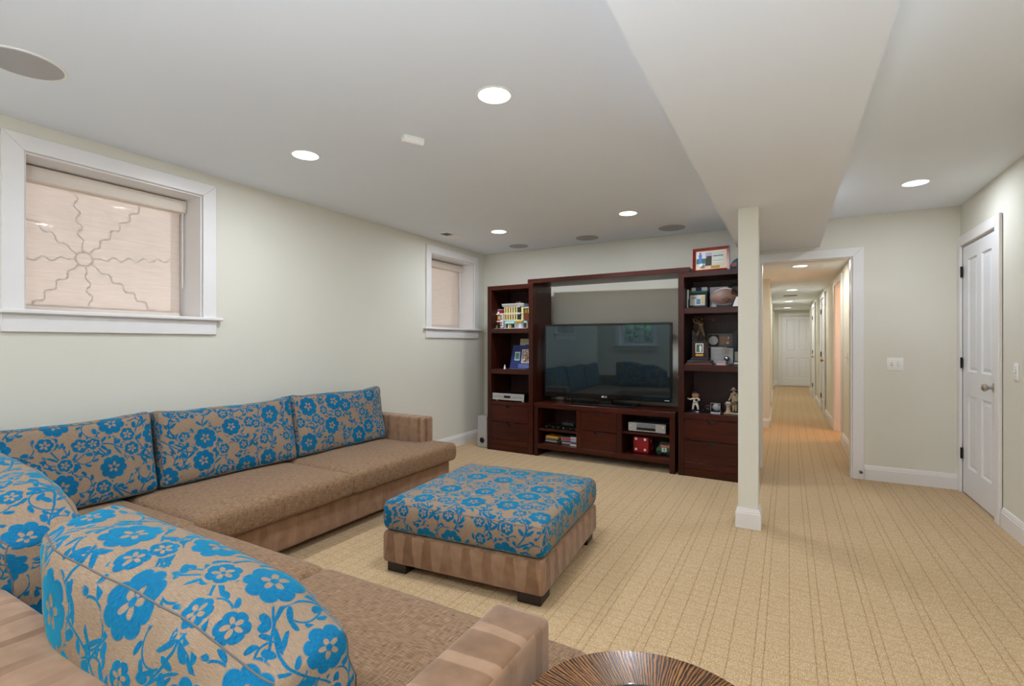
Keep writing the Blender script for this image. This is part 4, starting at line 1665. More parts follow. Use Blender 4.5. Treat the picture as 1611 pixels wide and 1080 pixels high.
# second shelf: navy board with two pictures, frame behind, papers, white figurine
zs = 0.9455
nv = thing('photo_board', 'navy blue board with two small pictures leaning on the shelf', 'picture', mw=at(0.375, 0.11, zs + 0.010, 0.10) @ Matrix.Rotation(-0.22, 4, 'X'))
obj('board', prismm([(-0.130, 0.0), (0.150, 0.0), (0.150, 0.275), (-0.105, 0.275)], 1, 0, 0.008), M_BLUE, nv)
patch(nv, 'stamp_card', M_PAPER, -0.075, -0.012, 0.095, 0.195)
patch(nv, 'stamp', plain('stamp_green', (70, 140, 120), 0.6), -0.068, -0.019, 0.105, 0.185, -0.0018)
patch(nv, 'photo_card', M_PAPER, 0.012, 0.125, 0.065, 0.225)
def speckle(name, cols, scale):
    m = bpy.data.materials.new(name)
    t = NT(m)
    vo = t.voro(t.vscale(t.xyz(t.sep(t.obj())[0], t.sep(t.obj())[2]), scale), 1.0)
    c = t.sep(vo['Color'])
    a = t.mix(t.m('GREATER_THAN', c[0], 0.5), lin(cols[0]), lin(cols[1]))
    t.put(t.p.inputs['Base Color'], t.mix(t.m('GREATER_THAN', c[1], 0.66), a, lin(cols[2])))
    t.set(Roughness=0.5)
    return m


patch(nv, 'photo', speckle('crowd_photo', ((212, 204, 190), (96, 82, 78), (168, 130, 100)), 110), 0.018, 0.119, 0.071, 0.219, -0.0018)
patch(nv, 'foot_strip', plain('blue_grey_strip', (92, 104, 156), 0.6), -0.020, 0.148, 0.004, 0.055)
pp = thing('paper_tray', 'flat dark folder lying under the navy board', 'folder', mw=at(0.36, 0.115, zs))
obj('folder', bxm(-0.13, 0.13, -0.06, 0.09, 0.0, 0.004), M_BLACKF, pp)
obj('sheet', bxm(-0.11, 0.10, -0.055, 0.05, 0.0045, 0.0065), plain('grey_sheet', (120, 124, 136), 0.6), pp)
bf = thing('picture_frame', 'pale framed picture standing behind the navy board', 'picture', mw=at(0.40, 0.30, zs + 0.003) @ Matrix.Rotation(-0.12, 4, 'X'))
obj('backing', bxm(-0.15, 0.15, 0, 0.012, 0, 0.355), M_CREAM, bf)
patch(bf, 'window_mat', M_BLACKF, -0.075, 0.15, 0.10, 0.285)
patch(bf, 'print', plain('grey_print', (150, 140, 130), 0.6), -0.055, 0.15, 0.12, 0.265, -0.002)
fg = thing('figurine', 'tiny white figurine on the shelf left of the navy board', 'figurine', mw=at(0.19, 0.08, zs))
obj('body', lathem([(0, 0), (0.014, 0), (0.015, 0.004), (0.010, 0.014), (0.011, 0.024), (0.005, 0.032), (0.007, 0.040), (0.005, 0.048), (0, 0.052)], 16), M_WHITE, fg, True)

# disc player on the third shelf
dv = thing('disc_player', 'slim silver disc player on the lowest open shelf of the left bookcase', 'player', mw=at(0.278, 0.010, 0.5775))
obj('case', bxm(-0.205, 0.205, 0.01, 0.30, 0.016, 0.084, 0.003, 1), M_BLACKP, dv)
obj('front_panel', bxm(-0.212, 0.212, -0.004, 0.012, 0.014, 0.090, 0.004, 2), M_SILVER, dv)
patch(dv, 'display', M_DARKHOLE, -0.052, 0.035, 0.038, 0.066, -0.0052)
for zz in (0.044, 0.056):
    patch(dv, 'groove', plain('panel_groove', (96, 96, 98), 0.5), -0.205, -0.056, zz, zz + 0.003, -0.0048)
    patch(dv, 'groove', plain('panel_groove', (96, 96, 98), 0.5), 0.045, 0.205, zz, zz + 0.003, -0.0048)
for x in (-0.16, 0.19):
    for y in (0.02, 0.26):
        obj('foot', lathem([(0, 0), (0.014, 0), (0.014, 0.014), (0, 0.014)], 14, (x, y, 0)), M_SILVER, dv, True)

# console, left bay: receiver boxes above; disc cases below
zc = 0.3025
CO = 0.626
for (x0, x1, y0, y1, zz0, zz1, lab) in ((0.70, 0.90, 0.10, 0.28, 0.0, 0.030, 'flat black set-top box on the left of the console shelf'),
                                        (0.915, 1.115, 0.09, 0.27, 0.0, 0.042, 'black set-top box on the right of the console shelf')):
    b_ = thing('set_top_box', lab, 'electronics', mw=at((x0 + x1) / 2, y0, zc))
    w_ = (x1 - x0) / 2
    obj('case', bxm(-w_, w_, 0, y1 - y0, 0.003, zz1, 0.003, 1), M_BLACKP, b_)
    obj('front_panel', bxm(-w_ + 0.004, w_ - 0.004, -0.003, 0.0, 0.006, zz1 - 0.003), M_GLOSSB, b_)
    for k in (-0.7, 0.1, 0.75):
        obj('button', lathem([(0, 0), (0.004, 0), (0.004, 0.002), (0, 0.002)], 10, (w_ * k, -0.003, 0.016), 'Y'), M_SILVERPRINT, b_)
    for sx in (-1, 1):
        obj('foot', bxm(sx * w_ * 0.8 - 0.01, sx * w_ * 0.8 + 0.01, 0.01, 0.15, 0, 0.003), M_DARKHOLE, b_)
b_ = thing('game_console', 'dark grey box resting on the black set-top box', 'electronics', mw=at(0.985, 0.12, zc + 0.0425))
obj('case', bxm(-0.075, 0.06, 0, 0.14, 0, 0.030, 0.004, 1), plain('charcoal_box', (52, 54, 56), 0.5), b_)
obj('seam_line', bxm(-0.070, 0.055, -0.001, 0.0, 0.014, 0.017), M_DARKHOLE, b_)

DISC = []
zb = 0.1375


def case_stack(s, d, ang, items, where):
    z = zb
    for i, (w, dep, hgt, col, spine, lab) in enumerate(items):
        c = thing('disc_case', lab, 'disc case', mw=at(s + random.uniform(-0.006, 0.006), d + random.uniform(-0.004, 0.004), z, ang + random.uniform(-0.05, 0.05)), group='disc cases stacked in the console')
        obj('case', bxm(-w / 2, w / 2, 0, dep, 0, hgt - 0.0006, 0.0012, 1), plain('case_%d_%d_%d' % col, col, 0.3), c)
        obj('spine_label', bxm(-w / 2 + 0.008, w / 2 - 0.008, -0.0006, 0.0, hgt * 0.18, hgt * 0.8), plain('case_%d_%d_%d' % spine, spine, 0.5), c)
        z += hgt
    return z


case_stack(0.79, 0.10, -0.05, [
    (0.150, 0.135, 0.014, (70, 64, 56), (40, 38, 36), 'dark disc case at the bottom of the stack topped by a yellow one'),
    (0.150, 0.135, 0.013, (150, 148, 140), (190, 188, 180), 'grey disc case second from the bottom under the yellow one'),
    (0.150, 0.135, 0.013, (48, 46, 44), (120, 116, 110), 'black disc case third from the bottom under the yellow one'),
    (0.150, 0.135, 0.013, (168, 164, 154), (90, 88, 84), 'pale disc case just below the yellow one'),
    (0.160, 0.145, 0.027, (196, 140, 40), (220, 164, 56), 'thick yellow case on top of the left stack in the console')], 'left')
case_stack(0.955, 0.15, 0.05, [
    (0.125, 0.14, 0.018, (180, 172, 160), (214, 208, 196), 'cream disc case at the bottom of the middle stack in the console'),
    (0.125, 0.14, 0.015, (60, 84, 62), (40, 60, 44), 'green disc case in the middle stack in the console'),
    (0.125, 0.14, 0.036, (188, 190, 200), (204, 60, 70), 'thick pale case with a red mark in the middle stack in the console'),
    (0.125, 0.14, 0.014, (84, 80, 70), (60, 56, 50), 'brown disc case on top of the middle stack in the console')], 'mid')
case_stack(1.072, 0.075, 0.0, [
    (0.090, 0.13, 0.022, (210, 208, 206), (236, 234, 230), 'white disc case at the bottom of the right stack in the console'),
    (0.090, 0.13, 0.018, (120, 70, 76), (90, 50, 56), 'maroon disc case in the right stack in the console'),
    (0.090, 0.13, 0.040, (150, 150, 178), (180, 180, 204), 'thick lilac case in the right stack in the console'),
    (0.090, 0.13, 0.016, (214, 208, 200), (236, 232, 226), 'cream disc case near the top of the right stack in the console'),
    (0.090, 0.13, 0.012, (40, 34, 34), (20, 18, 18), 'black disc case on top of the right stack in the console')], 'right')

# console, right bay
vc = thing('video_recorder', 'grey and silver video recorder on the right console shelf', 'player', mw=at(CO + 1.24, 0.055, 0.3605))
obj('case', bxm(-0.180, 0.180, 0.006, 0.29, 0.008, 0.092, 0.003, 1), plain('dark_grey_case', (58, 58, 60), 0.5), vc)
obj('front_panel', bxm(-0.186, 0.186, -0.006, 0.008, 0.008, 0.094, 0.004, 1), M_SILVER, vc)
patch(vc, 'tape_door', plain('recorder_grey', (118, 120, 124), 0.4), -0.100, 0.088, 0.050, 0.088, -0.0072)
patch(vc, 'display', M_DARKHOLE, -0.100, 0.088, 0.022, 0.048, -0.0072)
for sx in (-1, 1):
    obj('dial', lathem([(0, 0), (0.012, 0), (0.011, 0.004), (0, 0.005)], 16, (sx * 0.162, -0.006, 0.064), 'Y'), M_SILVERPRINT, vc, True)
    obj('trim_arc', bxm(sx * 0.145 - 0.036, sx * 0.145 + 0.036, -0.008, -0.005, 0.010, 0.015), M_SILVERPRINT, vc)
    obj('foot', bxm(sx * 0.15 - 0.012, sx * 0.15 + 0.012, 0.01, 0.25, 0, 0.008), M_DARKHOLE, vc)
de = thing('giant_die', 'oversized red die with white pips in the lower console bay', 'die', mw=at(CO + 1.163, 0.11, zb + 0.0005, -0.05))
obj('cube', bxm(-0.080, 0.080, 0, 0.16, 0.0, 0.165, 0.010, 3), M_RED, de, True)
for x in (-0.048, 0.044):
    for z in (0.038, 0.142):
        obj('pip', lathem([(0, 0.0), (0.013, 0.0), (0.013, 0.001), (0, 0.0015)], 18, (x, 0.0005, z), 'Y'), M_WHITE, de)
for y, z in ((0.08, 0.12), (0.12, 0.04)):
    obj('pip', lathem([(0, 0.0), (0.013, 0.0), (0.013, 0.0015), (0, 0.0015)], 18, (0.0795, y, z), 'X'), M_WHITE, de)
gc = thing('toy_car', 'green toy race car with a white number panel in the console bay', 'toy', mw=at(CO + 1.388, 0.14, zb, 0.12))
obj('body', prismm([(-0.075, 0.022), (0.070, 0.022), (0.070, 0.075), (0.045, 0.125), (-0.030, 0.130), (-0.052, 0.080), (-0.075, 0.060)], 1, 0.0, 0.085), M_GREEN, gc)
obj('windscreen', prismm([(-0.040, 0.092), (0.048, 0.092), (0.036, 0.120), (-0.028, 0.122)], 1, -0.001, 0.086), M_BLACKP, gc)
obj('stripe', prismm([(-0.030, 0.082), (0.068, 0.078), (0.060, 0.100), (-0.034, 0.104)], 1, -0.003, -0.001), plain('pink_red_stripe', (206, 120, 110), 0.5), gc)
patch(gc, 'number_panel', M_WHITE, -0.022, 0.024, 0.036, 0.076, -0.003, 0.002)
text('8', 0.040, M_BLACKP, gc, (0.002, -0.0034, 0.056), name='number')
for x in (-0.048, 0.048):
    for y in (-0.004, 0.075):
        obj('wheel', lathem([(0, 0), (0.014, 0), (0.024, 0.002), (0.024, 0.014), (0.014, 0.016), (0, 0.016)], 18, (x, y + 0.012, 0.0245), 'Y'), M_BLACKP, gc, True)

# ------------------------------------------------------------------ right bookcase
# top: framed golf memento and a cap
zt = 1.9155
fr = thing('framed_memento', 'red wooden frame with golf photo, score card and ball atop the right bookcase', 'picture frame', mw=at(2.453, 0.10, zt + 0.0065, 0.0) @ Matrix.Rotation(-0.16, 4, 'X') @ Matrix.Rotation(-0.015, 4, 'Y'))
fw, fh, ft = 0.162, 0.234, 0.030


def mitre(parent, x0, x1, z0, z1, w, t, mat, dep=0.0):
    def board(pts, lip):
        bm = nb()
        A = [bm.verts.new((x, dep, z)) for x, z in pts]
        B = [bm.verts.new((x, dep + t, z)) for x, z in pts]
        bm.faces.new(A)
        bm.faces.new(B[::-1])
        for i in range(4):
            j = (i + 1) % 4
            bm.faces.new((A[i], B[i], B[j], A[j]))
        A[2].co.y += lip
        A[3].co.y += lip
        obj('frame_bar', bm, mat, parent)
    board([(x0, z1), (x1, z1), (x1 - w, z1 - w), (x0 + w, z1 - w)], 0.008)
    board([(x1, z0), (x0, z0), (x0 + w, z0 + w), (x1 - w, z0 + w)], 0.008)
    board([(x0, z0), (x0, z1), (x0 + w, z1 - w), (x0 + w, z0 + w)], 0.008)
    board([(x1, z1), (x1, z0), (x1 - w, z0 + w), (x1 - w, z1 - w)], 0.008)


mitre(fr, -fw, fw, 0, fh, 0.024, ft, M_REDWOOD)
obj('mount', bxm(-fw + 0.02, fw - 0.02, 0.016, 0.024, 0.02, fh - 0.02), M_CREAM, fr)
yy = 0.0145
patch(fr, 'course_photo', plain('dark_fairway', (58, 54, 50), 0.6), -0.050, 0.006, 0.062, 0.180, yy)
patch(fr, 'sky_print', plain('lilac_sky', (176, 170, 200), 0.6), -0.050, 0.006, 0.155, 0.188, yy - 0.0006)
patch(fr, 'grass_print', plain('teal_grass', (40, 112, 104), 0.6), -0.130, -0.052, 0.085, 0.135, yy)
patch(fr, 'haze_print', plain('pale_haze', (210, 208, 214), 0.6), -0.130, -0.040, 0.135, 0.196, yy)
gp = obj('golfer_print', prismm([(-0.108, 0.082), (-0.084, 0.082), (-0.084, 0.132), (-0.080, 0.168), (-0.086, 0.176), (-0.106, 0.176), (-0.112, 0.168), (-0.108, 0.132)], 1, yy - 0.0012, yy), plain('print_blue', (92, 116, 186), 0.6), fr)
obj('print_head', lathem([(0, 0), (0.008, 0), (0.008, 0.001), (0, 0.001)], 14, (-0.096, yy - 0.0008, 0.186), 'Y'), plain('print_dark', (50, 44, 48), 0.6), fr)
patch(fr, 'score_card', plain('pale_card', (216, 218, 208), 0.6), 0.012, 0.112, 0.075, 0.192, yy)
for z, m in ((0.148, M_TEAL), (0.106, M_TEAL), (0.084, plain('faint_rule', (170, 186, 180), 0.6)), (0.138, plain('pale_aqua_rule', (160, 200, 196), 0.6))):
    patch(fr, 'card_rule', m, 0.016, 0.108, z, z + (0.008 if z > 0.14 else 0.003), yy - 0.0006)
for k in range(9):
    patch(fr, 'card_mark', M_TEAL, 0.018 + (k % 5) * 0.020 + (0.010 if k > 4 else 0), 0.025 + (k % 5) * 0.020 + (0.010 if k > 4 else 0), 0.178 if k < 5 else 0.164, 0.184 if k < 5 else 0.170, yy - 0.0006)
patch(fr, 'name_plate', M_GOLD, 0.000, 0.078, 0.034, 0.058, yy - 0.001)
bm = nb()
ball(bm, (-0.082, 0.010, 0.064), 0.0215, 20)
obj('golf_ball', bm, M_WHITE, fr, True)
obj('easel_leg', prismm([(-0.02, 0.0), (0.02, 0.0), (0.012, 0.18), (-0.012, 0.18)], 1, 0.030, 0.036), M_BLACKP, fr)
cp = thing('baseball_cap', 'teal baseball cap beside the red frame, half hidden by the column', 'cap', mw=at(2.70, 0.16, zt))
bm = nb()
ball(bm, (0, 0.02, 0.035), 0.088, 24, (1.0, 1.1, 1.0))
bmesh.ops.delete(bm, geom=[v_ for v_ in bm.verts if v_.co.z < 0.0005], context='VERTS')
bmesh.ops.recalc_face_normals(bm, faces=bm.faces)
obj('crown', bm, M_TEAL, cp, True)
bm = nb()
pr = []
for i in range(13):
    a = PI * i / 12
    pr.append((0.075 * math.cos(a), -0.05 - 0.055 * math.sin(a)))
prism(bm, pr + [(-0.075, -0.03), (0.075, -0.03)], 2, 0.004, 0.008)
obj('brim', bm, M_TEAL, cp)
obj('badge', bxm(-0.062, -0.018, -0.078, -0.058, 0.030, 0.068, 0.003, 1), plain('badge_red', (150, 90, 86), 0.7), cp)
obj('button', lathem([(0, 0.120), (0.006, 0.122), (0.004, 0.127), (0, 0.128)], 12, (0, 0.02, 0)), M_TEAL, cp, True)

# shelf one
zs = 1.5805
tk = thing('ticket_frame', 'small black frame holding a printed ticket on the upper right shelf', 'picture frame', mw=at(2.336, 0.09, zs + 0.0115) @ Matrix.Rotation(-0.10, 4, 'X'))
mitre(tk, -0.084, 0.084, 0, 0.132, 0.016, 0.014, M_BLACKF)
obj('ticket', bxm(-0.070, 0.070, 0.008, 0.012, 0.014, 0.118), plain('ticket_paper', (188, 192, 184), 0.6), tk)
patch(tk, 'ticket_art', plain('ticket_blue', (80, 116, 140), 0.6), -0.010, 0.026, 0.026, 0.078, 0.0072)
patch(tk, 'ticket_bar', plain('ticket_tan', (196, 170, 130), 0.6), 0.034, 0.066, 0.030, 0.108, 0.0072)
patch(tk, 'ticket_line', plain('ticket_red', (160, 100, 92), 0.6), -0.058, -0.008, 0.082, 0.092, 0.0072)
for x in (-0.055, 0.055):
    obj('foot', bxm(x - 0.014, x + 0.014, -0.012, 0.03, -0.008, 0.0), M_BLACKP, tk)
gb = thing('card_box', 'green and white card box behind the ticket frame', 'box', mw=at(2.337, 0.19, zs))
obj('box_body', bxm(-0.075, 0.075, 0, 0.12, 0.0, 0.150, 0.001, 1), M_BLACKP, gb)
obj('green_band', bxm(-0.076, 0.070, -0.002, 0.12, 0.150, 0.172), plain('emerald_card', (16, 140, 100), 0.5), gb)
for x0, x1, m in ((-0.072, -0.035, M_CREAM), (-0.033, 0.018, M_BLUE), (0.020, 0.070, M_PAPER)):
    obj('top_card', bxm(x0, x1, -0.001, 0.10, 0.172, 0.205), m, gb)
bk = thing('book', 'thin grey book standing at the left end of the upper right shelf', 'book', mw=at(2.249, 0.10, zs))
obj('cover', bxm(-0.010, 0.010, 0, 0.15, 0, 0.178), plain('grey_cloth', (120, 126, 124), 0.7), bk)
obj('pages', bxm(-0.007, 0.007, -0.001, 0.149, 0.003, 0.1785), M_PAPER, bk)


def football_mat():
    m = bpy.data.materials.new('football_leather')
    t = NT(m)
    x, y, z = t.sep(t.obj())
    n = t.noise(t.obj(), 420, 2)
    brown = t.mix(t.ramp(n, 0.3, 0.7), lin((124, 94, 84)), lin((146, 116, 104)))
    dark = lin((86, 52, 38))
    white = lin((214, 212, 216))
    ang = t.m('ARCTAN2', z, t.mul(y, -1.0))
    pan = t.m('GREATER_THAN', ang, 0.95)
    c = t.mix(pan, brown, white)
    c = t.mix(t.mul(t.m('GREATER_THAN', x, 0.062), t.m('GREATER_THAN', ang, 0.2)), c, dark)
    c = t.mix(t.m('LESS_THAN', ang, -0.85), c, white)
    # stamped crest
    dx, dz = t.sub(x, 0.025), t.add(z, 0.030)
    r = t.m('SQRT', t.add(t.mul(dx, dx), t.mul(dz, dz)))
    ringm = t.step(t.ab(t.sub(r, 0.020)), 0.003, 0.002)
    wing = t.mul(t.step(t.ab(dx), 0.042, 0.003), t.step(t.ab(t.sub(t.ab(dz), 0.006)), 0.002, 0.002))
    mk = t.mul(t.mx(ringm, wing), t.m('LESS_THAN', y, 0.0))
    t.put(t.p.inputs['Base Color'], t.mix(mk, c, lin((70, 52, 50))))
    t.set(Roughness=0.5)
    t.bump(n, 0.3, 0.001)
    return m


def acrylic(name):
    m = bpy.data.materials.new(name)
    t = NT(m)
    tr = t.n.new('ShaderNodeBsdfTransparent')
    tr.inputs['Color'].default_value = (0.93, 0.95, 0.96, 1)
    g = t.n.new('ShaderNodeBsdfGlossy')
    g.inputs['Roughness'].default_value = 0.04
    lw = t.n.new('ShaderNodeFresnel')
    lw.inputs['IOR'].default_value = 1.5
    n = t.noise(t.obj(), 6.0, 1)
    mx = t.n.new('ShaderNodeMixShader')
    t.put(mx.inputs[0], t.mul(lw.outputs[0], t.ramp(n, 0, 1, 0.8, 1.0)))
    t.t.links.new(tr.outputs[0], mx.inputs[1])
    t.t.links.new(g.outputs[0], mx.inputs[2])
    t.t.links.new(mx.outputs[0], t.n['Material Output'].inputs[0])
    return m


M_ACRYL = acrylic('clear_acrylic')
fb = thing('football', 'brown and white autographed football lying on the upper right shelf', 'ball', mw=at(2.580, 0.105, zs + 0.0935, -0.06))
pf = []
for i in range(17):
    a = -1 + 2 * i / 16
    pf.append((0.090 * max(0.0, (1 - abs(a) ** 1.9)) ** 0.80, a * 0.140))
obj('leather', lathem(pf, 32, axis='X'), football_mat(), fb, True)
for k in range(6):
    obj('lace', bxm(-0.045 + k * 0.017, -0.040 + k * 0.017, -0.045, -0.010, 0.074 - abs(k - 2.5) * 0.0022, 0.081 - abs(k - 2.5) * 0.0022, 0.001, 1), M_WHITE, fb)
obj('cradle', bxm(-0.07, 0.07, -0.04, 0.04, -0.093, -0.076, 0.003, 1), M_BLACKP, fb)
sh = thing('signed_sheet', 'white sheet in a clear stand behind the football', 'paper', mw=at(2.505, 0.225, zs) @ Matrix.Rotation(-0.06, 4, 'X'))
obj('sheet', bxm(-0.080, 0.080, 0, 0.003, 0.004, 0.205), M_PAPER, sh)
for k in range(3):
    patch(sh, 'rule', plain('grey_rule', (150, 150, 166), 0.6), -0.075, 0.075, 0.150 + k * 0.018, 0.154 + k * 0.018)
hc = thing('display_card', 'white card with a small dark print at the column edge of the upper shelf', 'card', mw=at(2.690, 0.005, zs) @ Matrix.Rotation(-0.1, 4, 'X'))
obj('card', prismm([(-0.035, 0.0), (0.035, 0.0), (0.035, 0.085), (-0.006, 0.085)], 1, 0, 0.004), M_PAPER, hc)
patch(hc, 'print', M_BLACKF, 0.010, 0.030, 0.02, 0.07)
lo_ = thing('storage_case', 'grey case with a black loop handle behind the football at the column edge', 'case', mw=at(2.668, 0.26, zs))
bm = nb()
tube(bm, [(-0.054 + 0.0072 * i, 0.0, 0.205 + 0.028 * math.sin(PI * i / 15)) for i in range(16)], 0.006, 8)
obj('handle', bm, M_BLACKP, lo_, True)
obj('case_body', bxm(-0.055, 0.055, -0.015, 0.03, 0.0, 0.205, 0.006, 2), plain('grey_green_block', (92, 92, 86), 0.5), lo_)

# shelf two: golfer trophy, black framed award, cards
zs = 1.0455
tr_ = thing('golf_trophy', 'bronze golfer trophy on a stepped wooden pedestal with photo and plate', 'trophy', mw=at(2.363, 0.115, zs))
obj('base_step', bxm(-0.123, 0.115, -0.085, 0.085, 0, 0.018, 0.002, 1), plain('red_brown_step', (96, 48, 36), 0.4), tr_)
obj('base_step', bxm(-0.112, 0.104, -0.075, 0.075, 0.018, 0.042, 0.004, 1), M_LEGWOOD, tr_)
obj('base_step', bxm(-0.082, 0.076, -0.058, 0.058, 0.042, 0.062, 0.004, 1), M_LEGWOOD, tr_)
obj('pedestal', prismm([(-0.068, 0.062), (0.062, 0.062), (0.054, 0.210), (-0.060, 0.210)], 1, -0.048, 0.048), M_WOODV, tr_)
obj('cap_step', bxm(-0.056, 0.050, -0.046, 0.046, 0.210, 0.220, 0.003, 1), M_LEGWOOD, tr_)
patch(tr_, 'photo_mat', M_PAPER, -0.038, 0.032, 0.112, 0.200, -0.050, 0.002)
patch(tr_, 'photo', plain('fairway_photo', (70, 92, 66), 0.5), -0.031, 0.025, 0.119, 0.193, -0.0512, 0.0012)
obj('photo_figure', prismm([(0.0, 0.122), (0.014, 0.122), (0.018, 0.168), (0.004, 0.188), (-0.004, 0.160)], 1, -0.052, -0.0512), M_PAPER, tr_)
patch(tr_, 'name_plate', M_GOLD, -0.036, 0.030, 0.082, 0.102, -0.050, 0.002)
M_BRONZE = plain('dark_bronze', (84, 64, 44), 0.35, metal=0.7, var=0.3, scale=40)


def skin_mesh(name, joints, bones, mat, parent, levels=2, root=0):
    """one continuous surface grown over a skeleton: joints [(x, y, z, r)], bones [(i, j)]"""
    bm = nb()
    lay = bm.verts.layers.skin.verify()
    vs = []
    for i, (x, y, z, r) in enumerate(joints):
        v_ = bm.verts.new((x, y, z))
        v_[lay].radius = (r, r)
        v_[lay].use_root = i == root
        vs.append(v_)
    for a, b in bones:
        bm.edges.new((vs[a], vs[b]))
    me = bpy.data.meshes.new(name)
    bm.to_mesh(me)
    bm.free()
    me.materials.append(mat)
    o = bpy.data.objects.new(name, me)
    COL.objects.link(o)
    sk = o.modifiers.new('skin', 'SKIN')
    sk.use_smooth_shade = True
    su = o.modifiers.new('smooth', 'SUBSURF')
    su.levels = su.render_levels = levels
    dg = bpy.context.evaluated_depsgraph_get()
    me2 = bpy.data.meshes.new_from_object(o.evaluated_get(dg))
    o.modifiers.clear()
    o.data = me2
    o.parent = parent
    return o


# golfer at the top of the backswing: feet apart, twisted torso, both hands high by the left ear
J = [(0.000, 0.0, 0.345, 0.024),      # 0 pelvis
     (0.004, 0.0, 0.385, 0.022), (-0.002, 0.0, 0.425, 0.027), (0.006, -0.004, 0.448, 0.012),   # waist, chest, neck
     (0.014, -0.010, 0.470, 0.019), (0.018, -0.012, 0.488, 0.013),                            # head
     (-0.020, 0.002, 0.335, 0.017), (-0.030, -0.012, 0.285, 0.013), (-0.028, 0.0, 0.234, 0.009), (-0.036, -0.020, 0.226, 0.008),
     (0.020, 0.0, 0.335, 0.017), (0.034, -0.010, 0.285, 0.013), (0.032, 0.002, 0.234, 0.009), (0.044, -0.018, 0.226, 0.008),
     (-0.030, -0.008, 0.434, 0.013), (-0.058, -0.022, 0.448, 0.010), (-0.066, -0.018, 0.490, 0.009),   # left arm up
     (0.026, -0.020, 0.432, 0.013), (-0.010, -0.045, 0.450, 0.010), (-0.056, -0.026, 0.494, 0.009)]
Bn = [(0, 1), (1, 2), (2, 3), (3, 4), (4, 5), (0, 6), (6, 7), (7, 8), (8, 9), (0, 10), (10, 11), (11, 12), (12, 13), (2, 14), (14, 15), (15, 16), (2, 17), (17, 18), (18, 19)]
GZ = lambda z: 0.218 + (z - 0.218) * 0.82
J = [(x, y, GZ(z), r * 1.15) for x, y, z, r in J]
skin_mesh('golfer_figure', J, Bn, M_BRONZE, tr_)
bm = nb()
tube(bm, [(-0.066, -0.022, GZ(0.480)), (-0.056, -0.02, GZ(0.498)), (0.030, -0.005, GZ(0.494)), (0.105, 0.01, GZ(0.470))], 0.0028, 7)
obj('club', bm, M_BRONZE, tr_, True)
obj('club_head', bxm(0.100, 0.122, 0.002, 0.014, GZ(0.455), GZ(0.478), 0.004, 2), M_BRONZE, tr_)
bm = nb()
ball(bm, (0.016, -0.012, GZ(0.486)), 0.020, 16, (1.1, 1.15, 0.55))
obj('golfer_cap', bm, M_BRONZE, tr_, True)

aw = thing('framed_award', 'large black frame with a medal and plaque behind the golf trophy', 'picture frame', mw=at(2.446, 0.33, zs + 0.003) @ Matrix.Rotation(-0.05, 4, 'X'))
mitre(aw, -0.208, 0.205, 0, 0.33, 0.034, 0.020, M_BLACKF)
obj('mount', bxm(-0.178, 0.175, 0.010, 0.016, 0.030, 0.300), plain('slate_mount', (58, 62, 66), 0.7), aw)
obj('inner_mount', bxm(-0.06, 0.165, 0.007, 0.010, 0.160, 0.292), plain('grey_mount', (122, 114, 108), 0.7), aw)
obj('medal_ground', bxm(-0.055, 0.040, 0.005, 0.007, 0.168, 0.284), plain('charcoal_mount', (44, 40, 42), 0.7), aw)
obj('medal', lathem([(0, 0), (0.043, 0), (0.043, 0.003), (0.036, 0.004), (0.036, 0.002), (0.026, 0.002), (0.026, 0.005), (0, 0.005)], 28, (-0.008, 0.005, 0.226), 'Y'), plain('pewter', (160, 156, 150), 0.4, metal=0.4), aw)
obj('plaque_edge', bxm(0.046, 0.150, 0.005, 0.007, 0.176, 0.276), plain('taupe_edge', (104, 94, 88), 0.6), aw)
obj('plaque', bxm(0.055, 0.141, 0.003, 0.005, 0.184, 0.268), plain('copper_plaque', (142, 102, 70), 0.45), aw)
patch(aw, 'plaque_mark', M_PAPER, 0.124, 0.135, 0.245, 0.262, 0.0022)
patch(aw, 'plaque_mark', M_PAPER, 0.112, 0.132, 0.196, 0.210, 0.0022)
wc = thing('note_card', 'white lined card leaning in front of the black framed award', 'card', mw=at(2.487, 0.255, zs) @ Matrix.Rotation(-0.08, 4, 'X'))
obj('card', bxm(-0.058, 0.058, 0, 0.003, 0.0, 0.165), M_PAPER, wc)
for k in range(3):
    patch(wc, 'rule', plain('faint_grey_rule', (186, 186, 196), 0.6), -0.055, 0.055, 0.045 + k * 0.045, 0.047 + k * 0.045)
gs = thing('card_holder', 'clear holder with a picture card and silver ball on the middle right shelf', 'ornament', mw=at(2.588, 0.21, zs))
obj('holder', bxm(-0.048, 0.046, 0.0, 0.006, 0.006, 0.165), plain('pale_grey_card', (166, 172, 168), 0.5), gs)
patch(gs, 'picture', plain('skin_tone_print', (176, 140, 122), 0.6), -0.030, 0.012, 0.095, 0.145)
patch(gs, 'top_strip', M_BLUE, -0.010, 0.046, 0.158, 0.172)
bm = nb()
ball(bm, (-0.006, -0.026, 0.060), 0.026, 18)
obj('silver_ball', bm, plain('polished_silver', (190, 190, 196), 0.15, metal=0.9), gs, True)
obj('ball_stand', lathem([(0, 0), (0.024, 0), (0.020, 0.010), (0.008, 0.016), (0.010, 0.036), (0, 0.036)], 18, (-0.006, -0.026, 0)), plain('polished_silver', (190, 190, 196), 0.15, metal=0.9), gs, True)
pk = thing('card_pack', 'stack of pink and white cards at the front of the middle right shelf', 'card pack', mw=at(2.549, 0.075, zs))
obj('lower_pack', bxm(-0.040, 0.040, 0, 0.06, 0, 0.014, 0.001, 1), plain('pale_pink', (222, 196, 190), 0.6), pk)
obj('upper_pack', bxm(-0.039, 0.039, 0.001, 0.06, 0.0145, 0.037, 0.001, 1), plain('grey_pink', (172, 150, 152), 0.6), pk)
gf = thing('glass_award', 'small greenish glass block on a dark base at the column edge', 'award', mw=at(2.686, 0.16, zs))
